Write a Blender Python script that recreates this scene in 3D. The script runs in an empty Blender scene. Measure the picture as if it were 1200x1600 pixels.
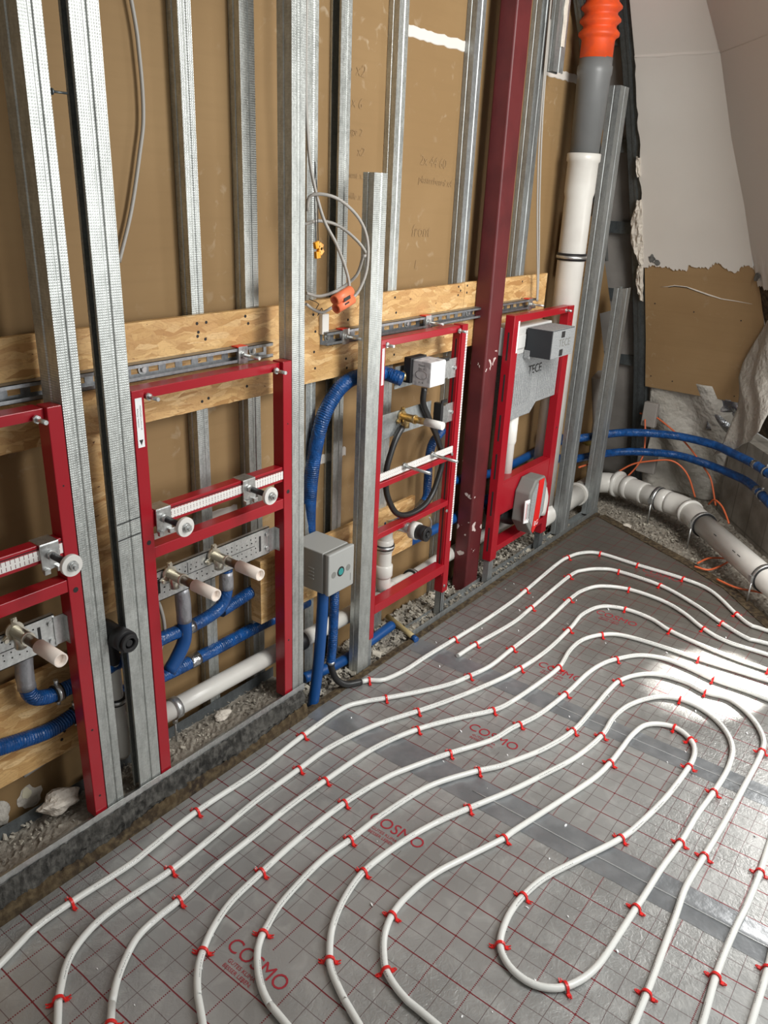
import bpy, bmesh, math, random
from mathutils import Vector, Matrix
random.seed(7)
SC = bpy.context.scene
COL = SC.collection
# ---------------------------------------------------------------- camera, sky, lamps, exposure
F_PX = 1240.58
cam_d = bpy.data.cameras.new('camera'); cam = bpy.data.objects.new('camera', cam_d); COL.objects.link(cam)
cam_d.sensor_fit = 'VERTICAL'; cam_d.sensor_height = 24.0; cam_d.lens = 24.0*F_PX/1600.0
cam_d.clip_start = 0.02; cam_d.clip_end = 50
fw = Vector((0.7446178, 0.5507107, -0.3771763)); rx = Vector((0.6077533, -0.7930174, 0.0419452)); up = rx.cross(fw).normalized()
cam.matrix_world = Matrix(((rx.x, up.x, -fw.x, 0), (rx.y, up.y, -fw.y, 0), (rx.z, up.z, -fw.z, 1.602), (0, 0, 0, 1)))
SC.camera = cam
W = bpy.data.worlds.new('world'); SC.world = W; W.use_nodes = True
W.node_tree.nodes['Background'].inputs[0].default_value = (1.0, 0.98, 0.93, 1)
W.node_tree.nodes['Background'].inputs[1].default_value = 0.26
def area(name, loc, target, sx, sy, power, color):
    d = bpy.data.lights.new(name, 'AREA'); d.shape = 'RECTANGLE'; d.size = sx; d.size_y = sy; d.energy = power; d.color = color
    o = bpy.data.objects.new(name, d); COL.objects.link(o); o.location = loc
    o.rotation_euler = (Vector(target)-Vector(loc)).to_track_quat('-Z', 'Y').to_euler(); return o
area('dormer_window_light', (3.4, 0.02, 1.05), (1.8, 0.8, 0.1), 0.35, 0.5, 11, (1.0, 0.98, 0.95))
area('foil_fill_light', (1.75, -.95, 1.45), (1.45, .5, 0), 1.1, 0.8, 27, (0.96, 0.99, 1.0))  # unseen fill lamp, added to brighten the near foil
area('slope_fill_light', (2.0, -0.35, 2.35), (3.6, 1.2, 1.4), 0.9, 0.9, 64, (1.0, 0.985, 0.95))  # unseen fill lamp, added to light the plastered slope
d = bpy.data.lights.new('window_sunbeam', 'SPOT'); d.energy = 480; d.spot_size = math.radians(20); d.spot_blend = .6; d.shadow_soft_size = .02; d.color = (1, .98, .94)
o = bpy.data.objects.new('window_sunbeam', d); COL.objects.link(o); o.location = (3.52, .30, .80); o.rotation_euler = (Vector((2.72, .49, 0))-o.location).to_track_quat('-Z', 'Y').to_euler()
SC.view_settings.view_transform = 'Standard'; SC.view_settings.look = 'None'
SC.view_settings.exposure = 0.0; SC.view_settings.gamma = 1.0; SC.view_settings.use_curve_mapping = False

# ---------------------------------------------------------------- mesh helpers
class MB:
    def __init__(s): s.v = []; s.f = []; s.uv = {}; s.smooth = set()
    def add(s, vs, fs, smooth=False):
        n = len(s.v); s.v += [tuple(v) for v in vs]
        for f in fs:
            if smooth: s.smooth.add(len(s.f))
            s.f.append(tuple(i+n for i in f))
        return s
    def box(s, x0, x1, y0, y1, z0, z1):
        v = [(x, y, z) for z in (z0, z1) for y in (y0, y1) for x in (x0, x1)]
        return s.add(v, [(0, 2, 3, 1), (4, 5, 7, 6), (0, 1, 5, 4), (2, 6, 7, 3), (0, 4, 6, 2), (1, 3, 7, 5)])
    def obox(s, c, ax, ay, az, hx, hy, hz):
        c = Vector(c); ax = Vector(ax).normalized(); ay = Vector(ay).normalized(); az = Vector(az).normalized()
        v = [c+ax*hx*i+ay*hy*j+az*hz*k for k in (-1, 1) for j in (-1, 1) for i in (-1, 1)]
        return s.add(v, [(0, 2, 3, 1), (4, 5, 7, 6), (0, 1, 5, 4), (2, 6, 7, 3), (0, 4, 6, 2), (1, 3, 7, 5)])
    def prism(s, poly, off):
        off = Vector(off); n = len(poly); a = [Vector(p) for p in poly]; b = [p+off for p in a]
        fs = [tuple(range(n))[::-1], tuple(range(n, 2*n))]+[(i, (i+1) % n, n+(i+1) % n, n+i) for i in range(n)]
        return s.add(a+b, fs)
    def tube(s, pts, r, n=12, cap=True, flat=None, uvs=False, closed=False):
        P = [Vector(p) for p in pts]; m = len(P)
        R = r if isinstance(r, (list, tuple)) else [r]*m
        T = []
        for i in range(m):
            a = P[max(i-1, 0)]; b = P[min(i+1, m-1)]
            t = (b-a); T.append(t.normalized() if t.length > 1e-9 else (T[-1] if T else Vector((0, 0, 1))))
        up_ = Vector((0, 0, 1)) if abs(T[0].z) < .9 else Vector((1, 0, 0))
        N = (up_-T[0]*up_.dot(T[0])).normalized(); base = len(s.v); L = 0.0; fb = len(s.f)
        us = []
        for i in range(m):
            if i: N = (N-T[i]*N.dot(T[i])).normalized(); L += (P[i]-P[i-1]).length
            B = T[i].cross(N); us.append(L)
            for k in range(n):
                a = 2*math.pi*k/n; s.v.append(tuple(P[i]+N*math.cos(a)*R[i]+B*math.sin(a)*R[i]))
        for i in range(m-1):
            for k in range(n):
                k2 = (k+1) % n; fi = len(s.f)
                s.f.append((base+i*n+k, base+i*n+k2, base+(i+1)*n+k2, base+(i+1)*n+k)); s.smooth.add(fi)
                if uvs: s.uv[fi] = [(us[i], k/n), (us[i], (k+1)/n), (us[i+1], (k+1)/n), (us[i+1], k/n)]
        if cap:
            s.f.append(tuple(base+k for k in range(n))[::-1]); s.f.append(tuple(base+(m-1)*n+k for k in range(n)))
        return s
    def cyl(s, a, b, r, n=20, r2=None): return s.tube([a, b], [r, r if r2 is None else r2], n)
    def ring(s, a, b, ro, ri, n=28):          # hollow sleeve
        a = Vector(a); b = Vector(b); t = (b-a).normalized(); u = t.orthogonal().normalized(); w = t.cross(u); base = len(s.v)
        for (p, r) in ((a, ri), (a, ro), (b, ro), (b, ri)):
            for k in range(n):
                q = 2*math.pi*k/n; s.v.append(tuple(p+u*math.cos(q)*r+w*math.sin(q)*r))
        for j in range(4):
            for k in range(n):
                k2 = (k+1) % n; j2 = (j+1) % 4; fi = len(s.f)
                s.f.append((base+j*n+k, base+j2*n+k, base+j2*n+k2, base+j*n+k2))
                if j in (1, 3): s.smooth.add(fi)
        return s
    def build(s, name, mat, parent=None, bevel=0.0):
        me = bpy.data.meshes.new(name); me.from_pydata(s.v, [], s.f); me.validate(); me.update()
        if s.uv:
            l = me.uv_layers.new(name='along')
            for fi, p in enumerate(me.polygons):
                if fi in s.uv:
                    for li, c in zip(p.loop_indices, s.uv[fi]): l.data[li].uv = c
        for i in s.smooth:
            if i < len(me.polygons): me.polygons[i].use_smooth = True
        if not s.uv:
            bm = bmesh.new(); bm.from_mesh(me); bmesh.ops.recalc_face_normals(bm, faces=bm.faces); bm.to_mesh(me); bm.free()
        me.materials.append(mat)
        o = bpy.data.objects.new(name, me); COL.objects.link(o)
        if parent: o.parent = parent
        if bevel:
            m = o.modifiers.new('bevel', 'BEVEL'); m.width = bevel; m.segments = 2; m.limit_method = 'ANGLE'
        return o
def spline(pts, step=0.012):                  # centripetal-ish Catmull-Rom through the points
    P = [Vector(p) for p in pts]
    if len(P) < 3: return P
    P = [P[0]*2-P[1]]+P+[P[-1]*2-P[-2]]; out = []
    for i in range(1, len(P)-2):
        a, b, c, d = P[i-1:i+3]; n = max(2, int((c-b).length/step))
        for j in range(n):
            t = j/n
            out.append(.5*((2*b)+(c-a)*t+(2*a-5*b+4*c-d)*t*t+(3*b-a-3*c+d)*t**3))
    out.append(P[-2]); return out
def tag(o, label, cat, group=None, kind=None):
    if label: o['label'] = label
    if cat: o['category'] = cat
    if group: o['group'] = group
    if kind: o['kind'] = kind
    return o
def thing(name, loc, label, cat, group=None):
    o = bpy.data.objects.new(name, None); o.empty_display_size = .05; COL.objects.link(o); o.location = loc
    tag(o, label, cat, group); o['_base'] = 1; del o['_base']; return o
class Part:                                    # builds parts in world coordinates and parents them to a thing at its base
    pass
def P(mb, name, mat, parent, bevel=0.0, label=None):
    if parent is not None:
        off = Vector((0, 0, 0)); q = parent
        while q is not None: off += Vector(q.location); q = q.parent
        mb.v = [tuple(Vector(v)-off) for v in mb.v]
    o = mb.build(name, mat, parent, bevel)
    if label: o['label'] = label
    return o
def struct(o): o['kind'] = 'structure'; return o
def text_mesh(body, size, mat, name, parent, M, extrude=0.0, bold=0.0):
    c = bpy.data.curves.new(name, 'FONT'); c.body = body; c.size = size; c.extrude = extrude; c.align_x = 'CENTER'; c.align_y = 'CENTER'
    c.resolution_u = 3; c.offset = size*bold
    t = bpy.data.objects.new(name, c); COL.objects.link(t)
    dg = bpy.context.evaluated_depsgraph_get(); me = bpy.data.meshes.new_from_object(t.evaluated_get(dg)); me.name = name
    bpy.data.objects.remove(t); me.transform(M); me.materials.clear(); me.materials.append(mat)
    o = bpy.data.objects.new(name, me); COL.objects.link(o); return o
def frameM(o, xdir, ydir):                     # matrix: text x axis, text y axis, origin
    x = Vector(xdir).normalized(); y = Vector(ydir).normalized(); z = x.cross(y); o = Vector(o)
    return Matrix(((x.x, y.x, z.x, o.x), (x.y, y.y, z.y, o.y), (x.z, y.z, z.z, o.z), (0, 0, 0, 1)))
def attach(o, parent):
    off = Vector((0, 0, 0)); q = parent
    while q is not None: off += Vector(q.location); q = q.parent
    o.data.transform(Matrix.Translation(-off)); o.parent = parent; return o

# ---------------------------------------------------------------- materials
def mat(name, col, rough=.5, metal=0.0, bump=None, spec=None, var=None, tr=None):
    m = bpy.data.materials.new(name); m.use_nodes = True; nt = m.node_tree; b = nt.nodes['Principled BSDF']
    b.inputs['Base Color'].default_value = (*col, 1); b.inputs['Roughness'].default_value = rough; b.inputs['Metallic'].default_value = metal
    if spec is not None: b.inputs['Specular IOR Level'].default_value = spec
    tc = nt.nodes.new('ShaderNodeTexCoord')
    if var:                                    # (scale, colour2, lo, hi)
        n = nt.nodes.new('ShaderNodeTexNoise'); n.inputs['Scale'].default_value = var[0]; n.inputs['Detail'].default_value = 5
        r = nt.nodes.new('ShaderNodeMapRange'); r.inputs[1].default_value = var[2]; r.inputs[2].default_value = var[3]
        x = nt.nodes.new('ShaderNodeMixRGB'); x.inputs[1].default_value = (*col, 1); x.inputs[2].default_value = (*var[1], 1)
        nt.links.new(tc.outputs['Object'], n.inputs['Vector']); nt.links.new(n.outputs[0], r.inputs[0]); nt.links.new(r.outputs[0], x.inputs[0])
        nt.links.new(x.outputs[0], b.inputs['Base Color'])
    if bump:                                   # (scale, strength, distance)
        n = nt.nodes.new('ShaderNodeTexNoise'); n.inputs['Scale'].default_value = bump[0]; n.inputs['Detail'].default_value = 6
        bp = nt.nodes.new('ShaderNodeBump'); bp.inputs['Strength'].default_value = bump[1]; bp.inputs['Distance'].default_value = bump[2]
        nt.links.new(tc.outputs['Object'], n.inputs['Vector']); nt.links.new(n.outputs[0], bp.inputs['Height']); nt.links.new(bp.outputs[0], b.inputs['Normal'])
    return m
class G:                                       # tiny node-graph writer
    def __init__(s, m): s.nt = m.node_tree; s.b = s.nt.nodes['Principled BSDF']
    def n(s, t, **k):
        x = s.nt.nodes.new(t)
        for a, v in k.items(): setattr(x, a, v)
        return x
    def l(s, a, b): s.nt.links.new(a, b)
    def math(s, op, a, b=None, c=None):
        x = s.n('ShaderNodeMath', operation=op)
        for i, v in enumerate((a, b, c)):
            if v is None: continue
            if isinstance(v, (int, float)): x.inputs[i].default_value = v
            else: s.l(v, x.inputs[i])
        return x.outputs[0]
    def mix(s, f, a, b):
        x = s.n('ShaderNodeMixRGB')
        for i, v in enumerate((f, a, b)):
            if isinstance(v, (int, float)): x.inputs[i].default_value = v
            elif isinstance(v, tuple): x.inputs[i].default_value = (*v, 1)
            else: s.l(v, x.inputs[i])
        return x.outputs[0]
    def noise(s, vec, sc, det=4, dist=0.0):
        x = s.n('ShaderNodeTexNoise'); x.inputs['Scale'].default_value = sc; x.inputs['Detail'].default_value = det; x.inputs['Distortion'].default_value = dist
        s.l(vec, x.inputs['Vector']); return x.outputs[0]
    def ramp(s, f, lo, hi):
        x = s.n('ShaderNodeMapRange'); x.inputs[1].default_value = lo; x.inputs[2].default_value = hi; s.l(f, x.inputs[0]); return x.outputs[0]
    def obj(s): return s.n('ShaderNodeTexCoord').outputs['Object']
    def geo(s): return s.n('ShaderNodeNewGeometry').outputs['Position']
    def sep(s, v):
        x = s.n('ShaderNodeSeparateXYZ'); s.l(v, x.inputs[0]); return x.outputs
    def scale(s, v, t):
        x = s.n('ShaderNodeVectorMath', operation='MULTIPLY'); s.l(v, x.inputs[0]); x.inputs[1].default_value = t; return x.outputs[0]
    def bump(s, h, st, d):
        x = s.n('ShaderNodeBump'); x.inputs['Strength'].default_value = st; x.inputs['Distance'].default_value = d; s.l(h, x.inputs['Height']); s.l(x.outputs[0], s.b.inputs['Normal'])

def galv(name, col=(.56, .58, .57), knurl=True, rough=.42, metal=.75):
    m = mat(name, col, rough, metal); g = G(m); o = g.obj()
    n1 = g.noise(g.scale(o, (70, 70, 25)), 1.0, 5); n2 = g.noise(o, 5, 3); n3 = g.noise(o, 160, 3)
    f = g.ramp(g.math('ADD', g.math('MULTIPLY', n1, .4), g.math('ADD', g.math('MULTIPLY', n2, .3), g.math('MULTIPLY', n3, .3))), .36, .64)
    dark = tuple(c*.72 for c in col); lite = tuple(min(1, c*1.22) for c in col)
    g.l(g.mix(f, dark, lite), g.b.inputs['Base Color'])
    g.l(g.math('ADD', g.math('MULTIPLY', n3, .25), rough-.12), g.b.inputs['Roughness'])
    if knurl:
        x, y, z = g.sep(o)[:3]
        kz = g.math('SINE', g.math('MULTIPLY', z, 1150)); kx = g.math('SINE', g.math('MULTIPLY', x, 1150))
        g.bump(g.math('MULTIPLY', g.math('ADD', kz, 1.0), g.math('ADD', kx, 1.0)), .2, .0008)
    else: g.bump(n2, .25, .002)
    return m
M = {}
M['galv'] = galv('galvanised_steel_knurled', (.50, .52, .50)); M['galvs'] = galv('galvanised_steel_smooth', (.36, .38, .38), False, .5)
M['galvd'] = galv('grey_steel', (.2, .22, .23), False, .5); M['zinc'] = galv('zinc_plated', (.62, .63, .62), False, .36, .9); M['channel'] = galv('rail_steel', (.33, .34, .35), False, .45, .85)
M['dark_steel'] = galv('dark_roof_steel', (.17, .19, .195), False, .45)
M['red'] = mat('red_lacquer', (.345, .008, .017), .28, 0, (14, .1, .002)); 
M['redbeam'] = mat('oxide_red_steel', (.115, .016, .018), .45, 0, (25, .25, .003), var=(9, (.085, .012, .014), .4, .6))
def beam_mat():
    m = M['redbeam']; g = G(m); o = g.geo(); x, y, z = g.sep(o)[:3]
    base = g.b.inputs['Base Color'].links[0].from_socket
    n = g.noise(o, 22, 5, .4); n2 = g.noise(o, 3.0, 3)
    spot = g.math('MULTIPLY', g.math('GREATER_THAN', n, .625), g.math('GREATER_THAN', n2, .52))
    spot = g.math('MULTIPLY', spot, g.math('LESS_THAN', z, 1.15))
    g.l(g.mix(spot, base, (.6, .5, .47)), g.b.inputs['Base Color'])
beam_mat()
M['white'] = mat('white_plastic', (.72, .70, .66), .35, 0, None); M['wpipe'] = mat('white_waste_pipe', (.66, .645, .60), .3, 0, None, var=(7, (.58, .56, .52), .35, .65))
M['cap'] = mat('cream_cap', (.80, .70, .62), .4); M['black'] = mat('black_rubber', (.012, .012, .013), .5, 0, (80, .2, .001)); M['hose'] = mat('black_hose', (.016, .016, .016), .38)
M['brown'] = mat('brown_plug', (.09, .045, .018), .4); M['brass'] = mat('brass', (.55, .40, .18), .33, .9, (60, .2, .001))
M['nickel'] = mat('nickel_fitting', (.70, .66, .56), .3, .9); M['greypipe'] = mat('grey_pipe', (.165, .17, .17), .42, 0, None, var=(5, (.14, .145, .145), .4, .6))
M['orange'] = mat('orange_bellows', (.80, .085, .012), .5, 0, None, var=(18, (.66, .075, .02), .45, .6))
M['cable'] = mat('grey_cable', (.36, .34, .31), .45); M['ocable'] = mat('orange_cable', (.62, .13, .045), .5)
M['yellow'] = mat('amber_clamp', (.85, .36, .02), .3); M['tagor'] = mat('orange_sleeve', (.85, .20, .085), .45)
M['duct'] = mat('silver_duct_tape', (.34, .34, .36), .38, .5, (38, .8, .006)); M['foiltape'] = mat('silver_foil_tape', (.42, .43, .44), .2, .95, (28, .9, .01))
M['clip'] = mat('red_clip', (.70, .018, .016), .32); M['ink'] = mat('black_ink', (.02, .02, .02), .6); M['graphite'] = mat('graphite', (.265, .165, .075), .8); M['redink'] = mat('red_print', (.33, .018, .03), .45)
M['boxgrey'] = mat('grey_box', (.36, .365, .35), .5, 0, (120, .1, .0008)); M['boxdark'] = mat('grey_box_side', (.2, .2, .185), .55)
M['teal'] = mat('teal_sight_glass', (.02, .25, .24), .15); M['hole'] = mat('dark_recess', (.02, .018, .018), .8)
M['eps'] = mat('grey_polystyrene', (.25, .26, .265), .75, 0, (180, .4, .002), var=(220, (.34, .35, .35), .45, .6)); M['cistern'] = mat('white_cistern', (.62, .62, .60), .4)
M['boxblk'] = mat('black_foam_box', (.02, .024, .028), .7); M['print'] = mat('printed_carton', (.62, .62, .62), .5, 0, None, var=(38, (.42, .42, .43), .5, .6)); M['whitelab'] = mat('white_label', (.88, .88, .88), .4)
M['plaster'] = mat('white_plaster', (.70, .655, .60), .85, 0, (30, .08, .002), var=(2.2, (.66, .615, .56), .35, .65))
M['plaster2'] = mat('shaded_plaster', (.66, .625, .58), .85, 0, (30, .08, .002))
M['gyps'] = mat('gypsum_core', (.66, .60, .52), .9, 0, (45, 1, .01)); M['scrape'] = mat('grey_scrape', (.10, .10, .095), .9, 0, (60, 1, .004), var=(60, (.16, .16, .15), .4, .6))
def board_mat(name, c1, c2):
    m = mat(name, c1, .8); g = G(m); o = g.geo(); n = g.noise(o, 2.2, 5); s = g.noise(g.scale(o, (3, 3, 60)), 1, 3); sp = g.noise(o, 26, 5, .6); pa = g.noise(o, 2.6, 2)
    c = g.mix(g.ramp(n, .35, .65), c1, c2); c = g.mix(g.math('MULTIPLY', g.ramp(s, .5, .7), .12), c, tuple(v*.72 for v in c1))
    scuff = g.math('MULTIPLY', g.ramp(sp, .60, .72), g.math('MULTIPLY', g.ramp(pa, .5, .66), .45)); c = g.mix(scuff, c, (.50, .41, .29))
    g.l(c, g.b.inputs['Base Color']); g.bump(sp, .08, .002); return m
M['board'] = board_mat('beige_board', (.245, .148, .060), (.285, .178, .077)); M['board2'] = board_mat('torn_beige_board', (.31, .19, .085), (.36, .23, .11))
def osb_mat():
    m = mat('osb_board', (.6, .35, .12), .62); g = G(m); o = g.geo()
    def layer(rot, sc, seed):
        mp = g.n('ShaderNodeMapping'); mp.inputs['Rotation'].default_value = (rot*.3, rot, rot*.7); mp.inputs['Location'].default_value = (seed, seed*2, seed*3); mp.inputs['Scale'].default_value = sc
        w = g.noise(o, 6, 3); dv = g.n('ShaderNodeVectorMath', operation='SCALE'); 
        cmb = g.n('ShaderNodeCombineXYZ'); g.l(w, cmb.inputs[0]); g.l(w, cmb.inputs[2]); g.l(cmb.outputs[0], dv.inputs[0]); dv.inputs['Scale'].default_value = .05
        ad = g.n('ShaderNodeVectorMath', operation='ADD'); g.l(o, ad.inputs[0]); g.l(dv.outputs[0], ad.inputs[1]); g.l(ad.outputs[0], mp.inputs[0])
        v = g.n('ShaderNodeTexVoronoi', feature='F1'); v.inputs['Scale'].default_value = 1; g.l(mp.outputs[0], v.inputs['Vector'])
        s = g.n('ShaderNodeSeparateColor'); g.l(v.outputs['Color'], s.inputs[0])
        return v, s, mp
    v1, s1, m1 = layer(.30, (15, 15, 68), 1.3); v2, s2, m2 = layer(-.95, (17, 17, 62), 4.1); v3, s3, m3 = layer(1.45, (14, 14, 55), 7.7); v4, s4, m4 = layer(.75, (18, 18, 75), 2.9)
    c = g.mix(s1.outputs[0], (.50, .285, .10), (.70, .45, .19))
    c = g.mix(g.math('GREATER_THAN', s2.outputs[1], .5), c, g.mix(s2.outputs[0], (.46, .25, .085), (.74, .49, .22)))
    c = g.mix(g.math('GREATER_THAN', s3.outputs[1], .7), c, g.mix(s3.outputs[0], (.42, .215, .07), (.66, .41, .17)))
    c = g.mix(g.math('GREATER_THAN', s4.outputs[1], .75), c, g.mix(s4.outputs[0], (.55, .33, .13), (.80, .56, .28)))
    fs = []
    for mp, sc in ((m1, (1.2, 1.2, 7)), (m2, (1.2, 1.2, 7))): fs.append(g.noise(g.scale(mp.outputs[0], sc), 1, 3))
    fib = g.mix(g.math('GREATER_THAN', s2.outputs[1], .5), fs[0], fs[1])
    c = g.mix(g.math('MULTIPLY', g.ramp(fib, .45, .75), .45), c, (.33, .155, .05))
    sp = g.noise(o, 150, 3); c = g.mix(g.math('MULTIPLY', g.ramp(sp, .55, .7), .35), c, (.30, .14, .05))
    dk = g.math('GREATER_THAN', g.noise(g.scale(o, (40, 40, 80)), 1, 3), .71); c = g.mix(dk, c, (.14, .06, .02))
    g.l(c, g.b.inputs['Base Color']); g.bump(g.math('ADD', s2.outputs[0], fib), .3, .0015); return m
M['osb'] = osb_mat()
def blue_mat():
    m = mat('blue_foil_insulation', (.006, .06, .22), .25); g = G(m); uv = g.n('ShaderNodeUVMap', uv_map='along').outputs[0]; o = g.geo()
    u = g.sep(uv)[0]; w = g.noise(o, 40, 3); r = g.math('SINE', g.math('ADD', g.math('MULTIPLY', u, 900), g.math('MULTIPLY', w, 9)))
    am = g.ramp(g.noise(o, 9, 2), .38, .62)
    g.bump(g.math('ADD', g.math('MULTIPLY', g.math('MULTIPLY', r, am), .35), g.math('MULTIPLY', g.noise(o, 55, 3, .8), 1.6)), .75, .0035)
    g.l(g.mix(g.ramp(g.noise(o, 30, 4), .4, .65), (.005, .048, .17), (.008, .082, .29)), g.b.inputs['Base Color']); return m
M['blue'] = blue_mat(); M['bluesmooth'] = mat('blue_smooth_sleeve', (.006, .066, .235), .38, 0, (20, .2, .004))
def pipe_mat():
    m = mat('white_heating_pipe', (.70, .71, .68), .28); g = G(m); uv = g.n('ShaderNodeUVMap', uv_map='along').outputs[0]
    s = g.sep(uv); u, v = s[0], s[1]
    band = g.math('LESS_THAN', g.math('ABSOLUTE', g.math('SUBTRACT', g.math('FRACT', g.math('ADD', v, .02)), .13)), .028)
    cb = g.n('ShaderNodeCombineXYZ'); g.l(g.math('MULTIPLY', u, 420), cb.inputs[0]); g.l(g.math('MULTIPLY', v, 40), cb.inputs[1])
    n = g.noise(cb.outputs[0], 1, 2); cb2 = g.n('ShaderNodeCombineXYZ'); g.l(g.math('MULTIPLY', u, 4.5), cb2.inputs[0]); gate = g.math('GREATER_THAN', g.noise(cb2.outputs[0], 1, 1), .50)
    f = g.math('MULTIPLY', g.math('MULTIPLY', band, gate), g.math('GREATER_THAN', n, .52))
    g.l(g.mix(f, (.72, .725, .69), (.10, .10, .10)), g.b.inputs['Base Color']); return m
M['pipe'] = pipe_mat()
def foil_mat():
    m = mat('gridded_foil', (.3, .3, .3), .3); g = G(m); o = g.geo(); x, y, z = g.sep(o)[:3]
    wob = g.math('MULTIPLY', g.math('SUBTRACT', g.noise(o, 7, 2), .5), .006)
    xs = g.math('ADD', g.math('SUBTRACT', x, .605), wob); ys = g.math('ADD', g.math('SUBTRACT', y, .028), wob)
    dx = g.math('PINGPONG', xs, .05); dy = g.math('PINGPONG', ys, .05)
    bx = g.math('LESS_THAN', dx, .0016); tx = g.math('GREATER_THAN', dx, .0492)
    by = g.math('LESS_THAN', dy, .0016); ty = g.math('GREATER_THAN', dy, .0492)
    dash = g.math('GREATER_THAN', g.math('SINE', g.math('MULTIPLY', x, 1250)), -.35); by = g.math('MULTIPLY', by, dash)
    bold = g.math('MAXIMUM', bx, by); thin = g.math('MAXIMUM', tx, ty)
    cx = g.math('LESS_THAN', g.math('PINGPONG', g.math('SUBTRACT', x, .862), .2575), .047)
    cell = g.math('MULTIPLY', cx, g.math('LESS_THAN', g.math('ABSOLUTE', g.math('SUBTRACT', y, .928)), .0975)); keep = g.math('SUBTRACT', 1.0, cell)
    bold = g.math('MULTIPLY', bold, keep); thin = g.math('MULTIPLY', thin, keep)
    big = g.noise(o, 3.0, 4, .4); fine = g.noise(o, 70, 5, 1.2); mid = g.noise(o, 16, 4, .8); emb = g.noise(o, 38, 3, 3.0)
    base = g.mix(g.ramp(big, .35, .65), (.30, .30, .29), (.38, .38, .37)); base = g.mix(g.math('MULTIPLY', g.ramp(mid, .5, .7), .35), base, (.52, .52, .50))
    dust_shade = g.math('MULTIPLY', g.ramp(g.math('SUBTRACT', x, g.math('MULTIPLY', y, -.1)), 2.2, 3.3), .82)  # dust tint, deepened to paint in the dimmer light at the far end
    base = g.mix(dust_shade, base, (.10, .085, .062))
    c = g.mix(g.math('MULTIPLY', thin, .7), base, (.085, .03, .033)); c = g.mix(g.math('MULTIPLY', bold, .95), c, (.20, .012, .02))
    g.l(c, g.b.inputs['Base Color']); g.b.inputs['Metallic'].default_value = .45
    g.l(g.math('ADD', g.math('MULTIPLY', mid, .20), .27), g.b.inputs['Roughness'])
    am = g.ramp(g.math('SUBTRACT', g.noise(o, 2.2, 2), g.math('MULTIPLY', y, .05)), .35, .6)
    h = g.math('ADD', g.math('MULTIPLY', g.math('MULTIPLY', fine, am), .5), g.math('ADD', g.math('MULTIPLY', mid, .5), g.math('MULTIPLY', g.math('MULTIPLY', emb, am), .5)))
    g.bump(h, .55, .005); return m
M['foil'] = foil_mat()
M['seam'] = mat('seam_tape', (.215, .225, .235), .28, .45, (30, .4, .004), var=(12, (.28, .29, .30), .4, .6)); M['seamhi'] = mat('crease_highlight', (.55, .56, .56), .25, .5)
def ground(name, c1, c2, c3, sc, d):
    m = mat(name, c1, .95); g = G(m); o = g.geo(); n = g.noise(o, sc, 8); v = g.noise(o, sc*5, 5)
    g.l(g.mix(g.ramp(v, .42, .66), g.mix(g.ramp(n, .35, .65), c1, c2), c3), g.b.inputs['Base Color']); g.bump(g.math('ADD', n, g.math('MULTIPLY', v, .5)), .9, d); return m
M['kerb'] = ground('kerb_face', (.018, .017, .015), (.055, .052, .046), (.10, .095, .085), 11, .015)
M['dirt'] = ground('dirt', (.17, .145, .115), (.25, .22, .18), (.33, .30, .25), 12, .012); M['rubble'] = mat('rubble_chip', (.50, .46, .38), .9, 0, (60, .6, .003), var=(14, (.20, .18, .15), .4, .6))
M['rust'] = ground('brown_edge', (.025, .015, .008), (.06, .038, .016), (.11, .078, .04), 11, .012)
M['fleece'] = mat('white_fleece', (.50, .47, .42), .8, 0, (22, 1, .02), var=(5, (.42, .39, .34), .4, .6)); M['memb'] = mat('grey_membrane', (.30, .275, .25), .75, 0, (6, .5, .02), var=(4, (.24, .22, .20), .4, .6))
def block_mat():
    m = mat('aerated_block', (.3, .27, .22), .95); g = G(m); o = g.geo(); n = g.noise(o, 10, 6)
    x, y, z = g.sep(o)[:3]; s = g.math('ADD', g.math('MULTIPLY', x, .78), g.math('MULTIPLY', y, .62))
    mor = g.math('MAXIMUM', g.math('LESS_THAN', g.math('PINGPONG', s, .09), .004), g.math('LESS_THAN', g.math('PINGPONG', z, .115), .005))
    g.l(g.mix(g.math('MULTIPLY', mor, .6), g.mix(g.ramp(n, .35, .65), (.22, .195, .16), (.32, .29, .245)), (.12, .105, .085)), g.b.inputs['Base Color'])
    g.bump(g.math('SUBTRACT', n, g.math('MULTIPLY', mor, .5)), .7, .01); return m
M['block'] = block_mat()
def ruler_mat():
    m = mat('ruler_scale', (.78, .76, .74), .4); g = G(m); o = g.geo(); x, y, z = g.sep(o)[:3]
    f = g.math('MULTIPLY', g.math('LESS_THAN', g.math('PINGPONG', x, .005), .0009), g.math('GREATER_THAN', g.noise(g.scale(o, (1, 1, 300)), 1, 1), .45))
    g.l(g.mix(f, (.80, .77, .74), (.22, .12, .12)), g.b.inputs['Base Color']); return m
M['ruler'] = ruler_mat()
def vruler_mat():
    m = mat('upright_scale', (.85, .8, .78), .4); g = G(m); z = g.sep(g.geo())[2]
    g.l(g.mix(g.math('LESS_THAN', g.math('PINGPONG', z, .005), .0009), (.88, .83, .81), (.35, .12, .12)), g.b.inputs['Base Color']); return m
M['vruler'] = vruler_mat()
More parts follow.
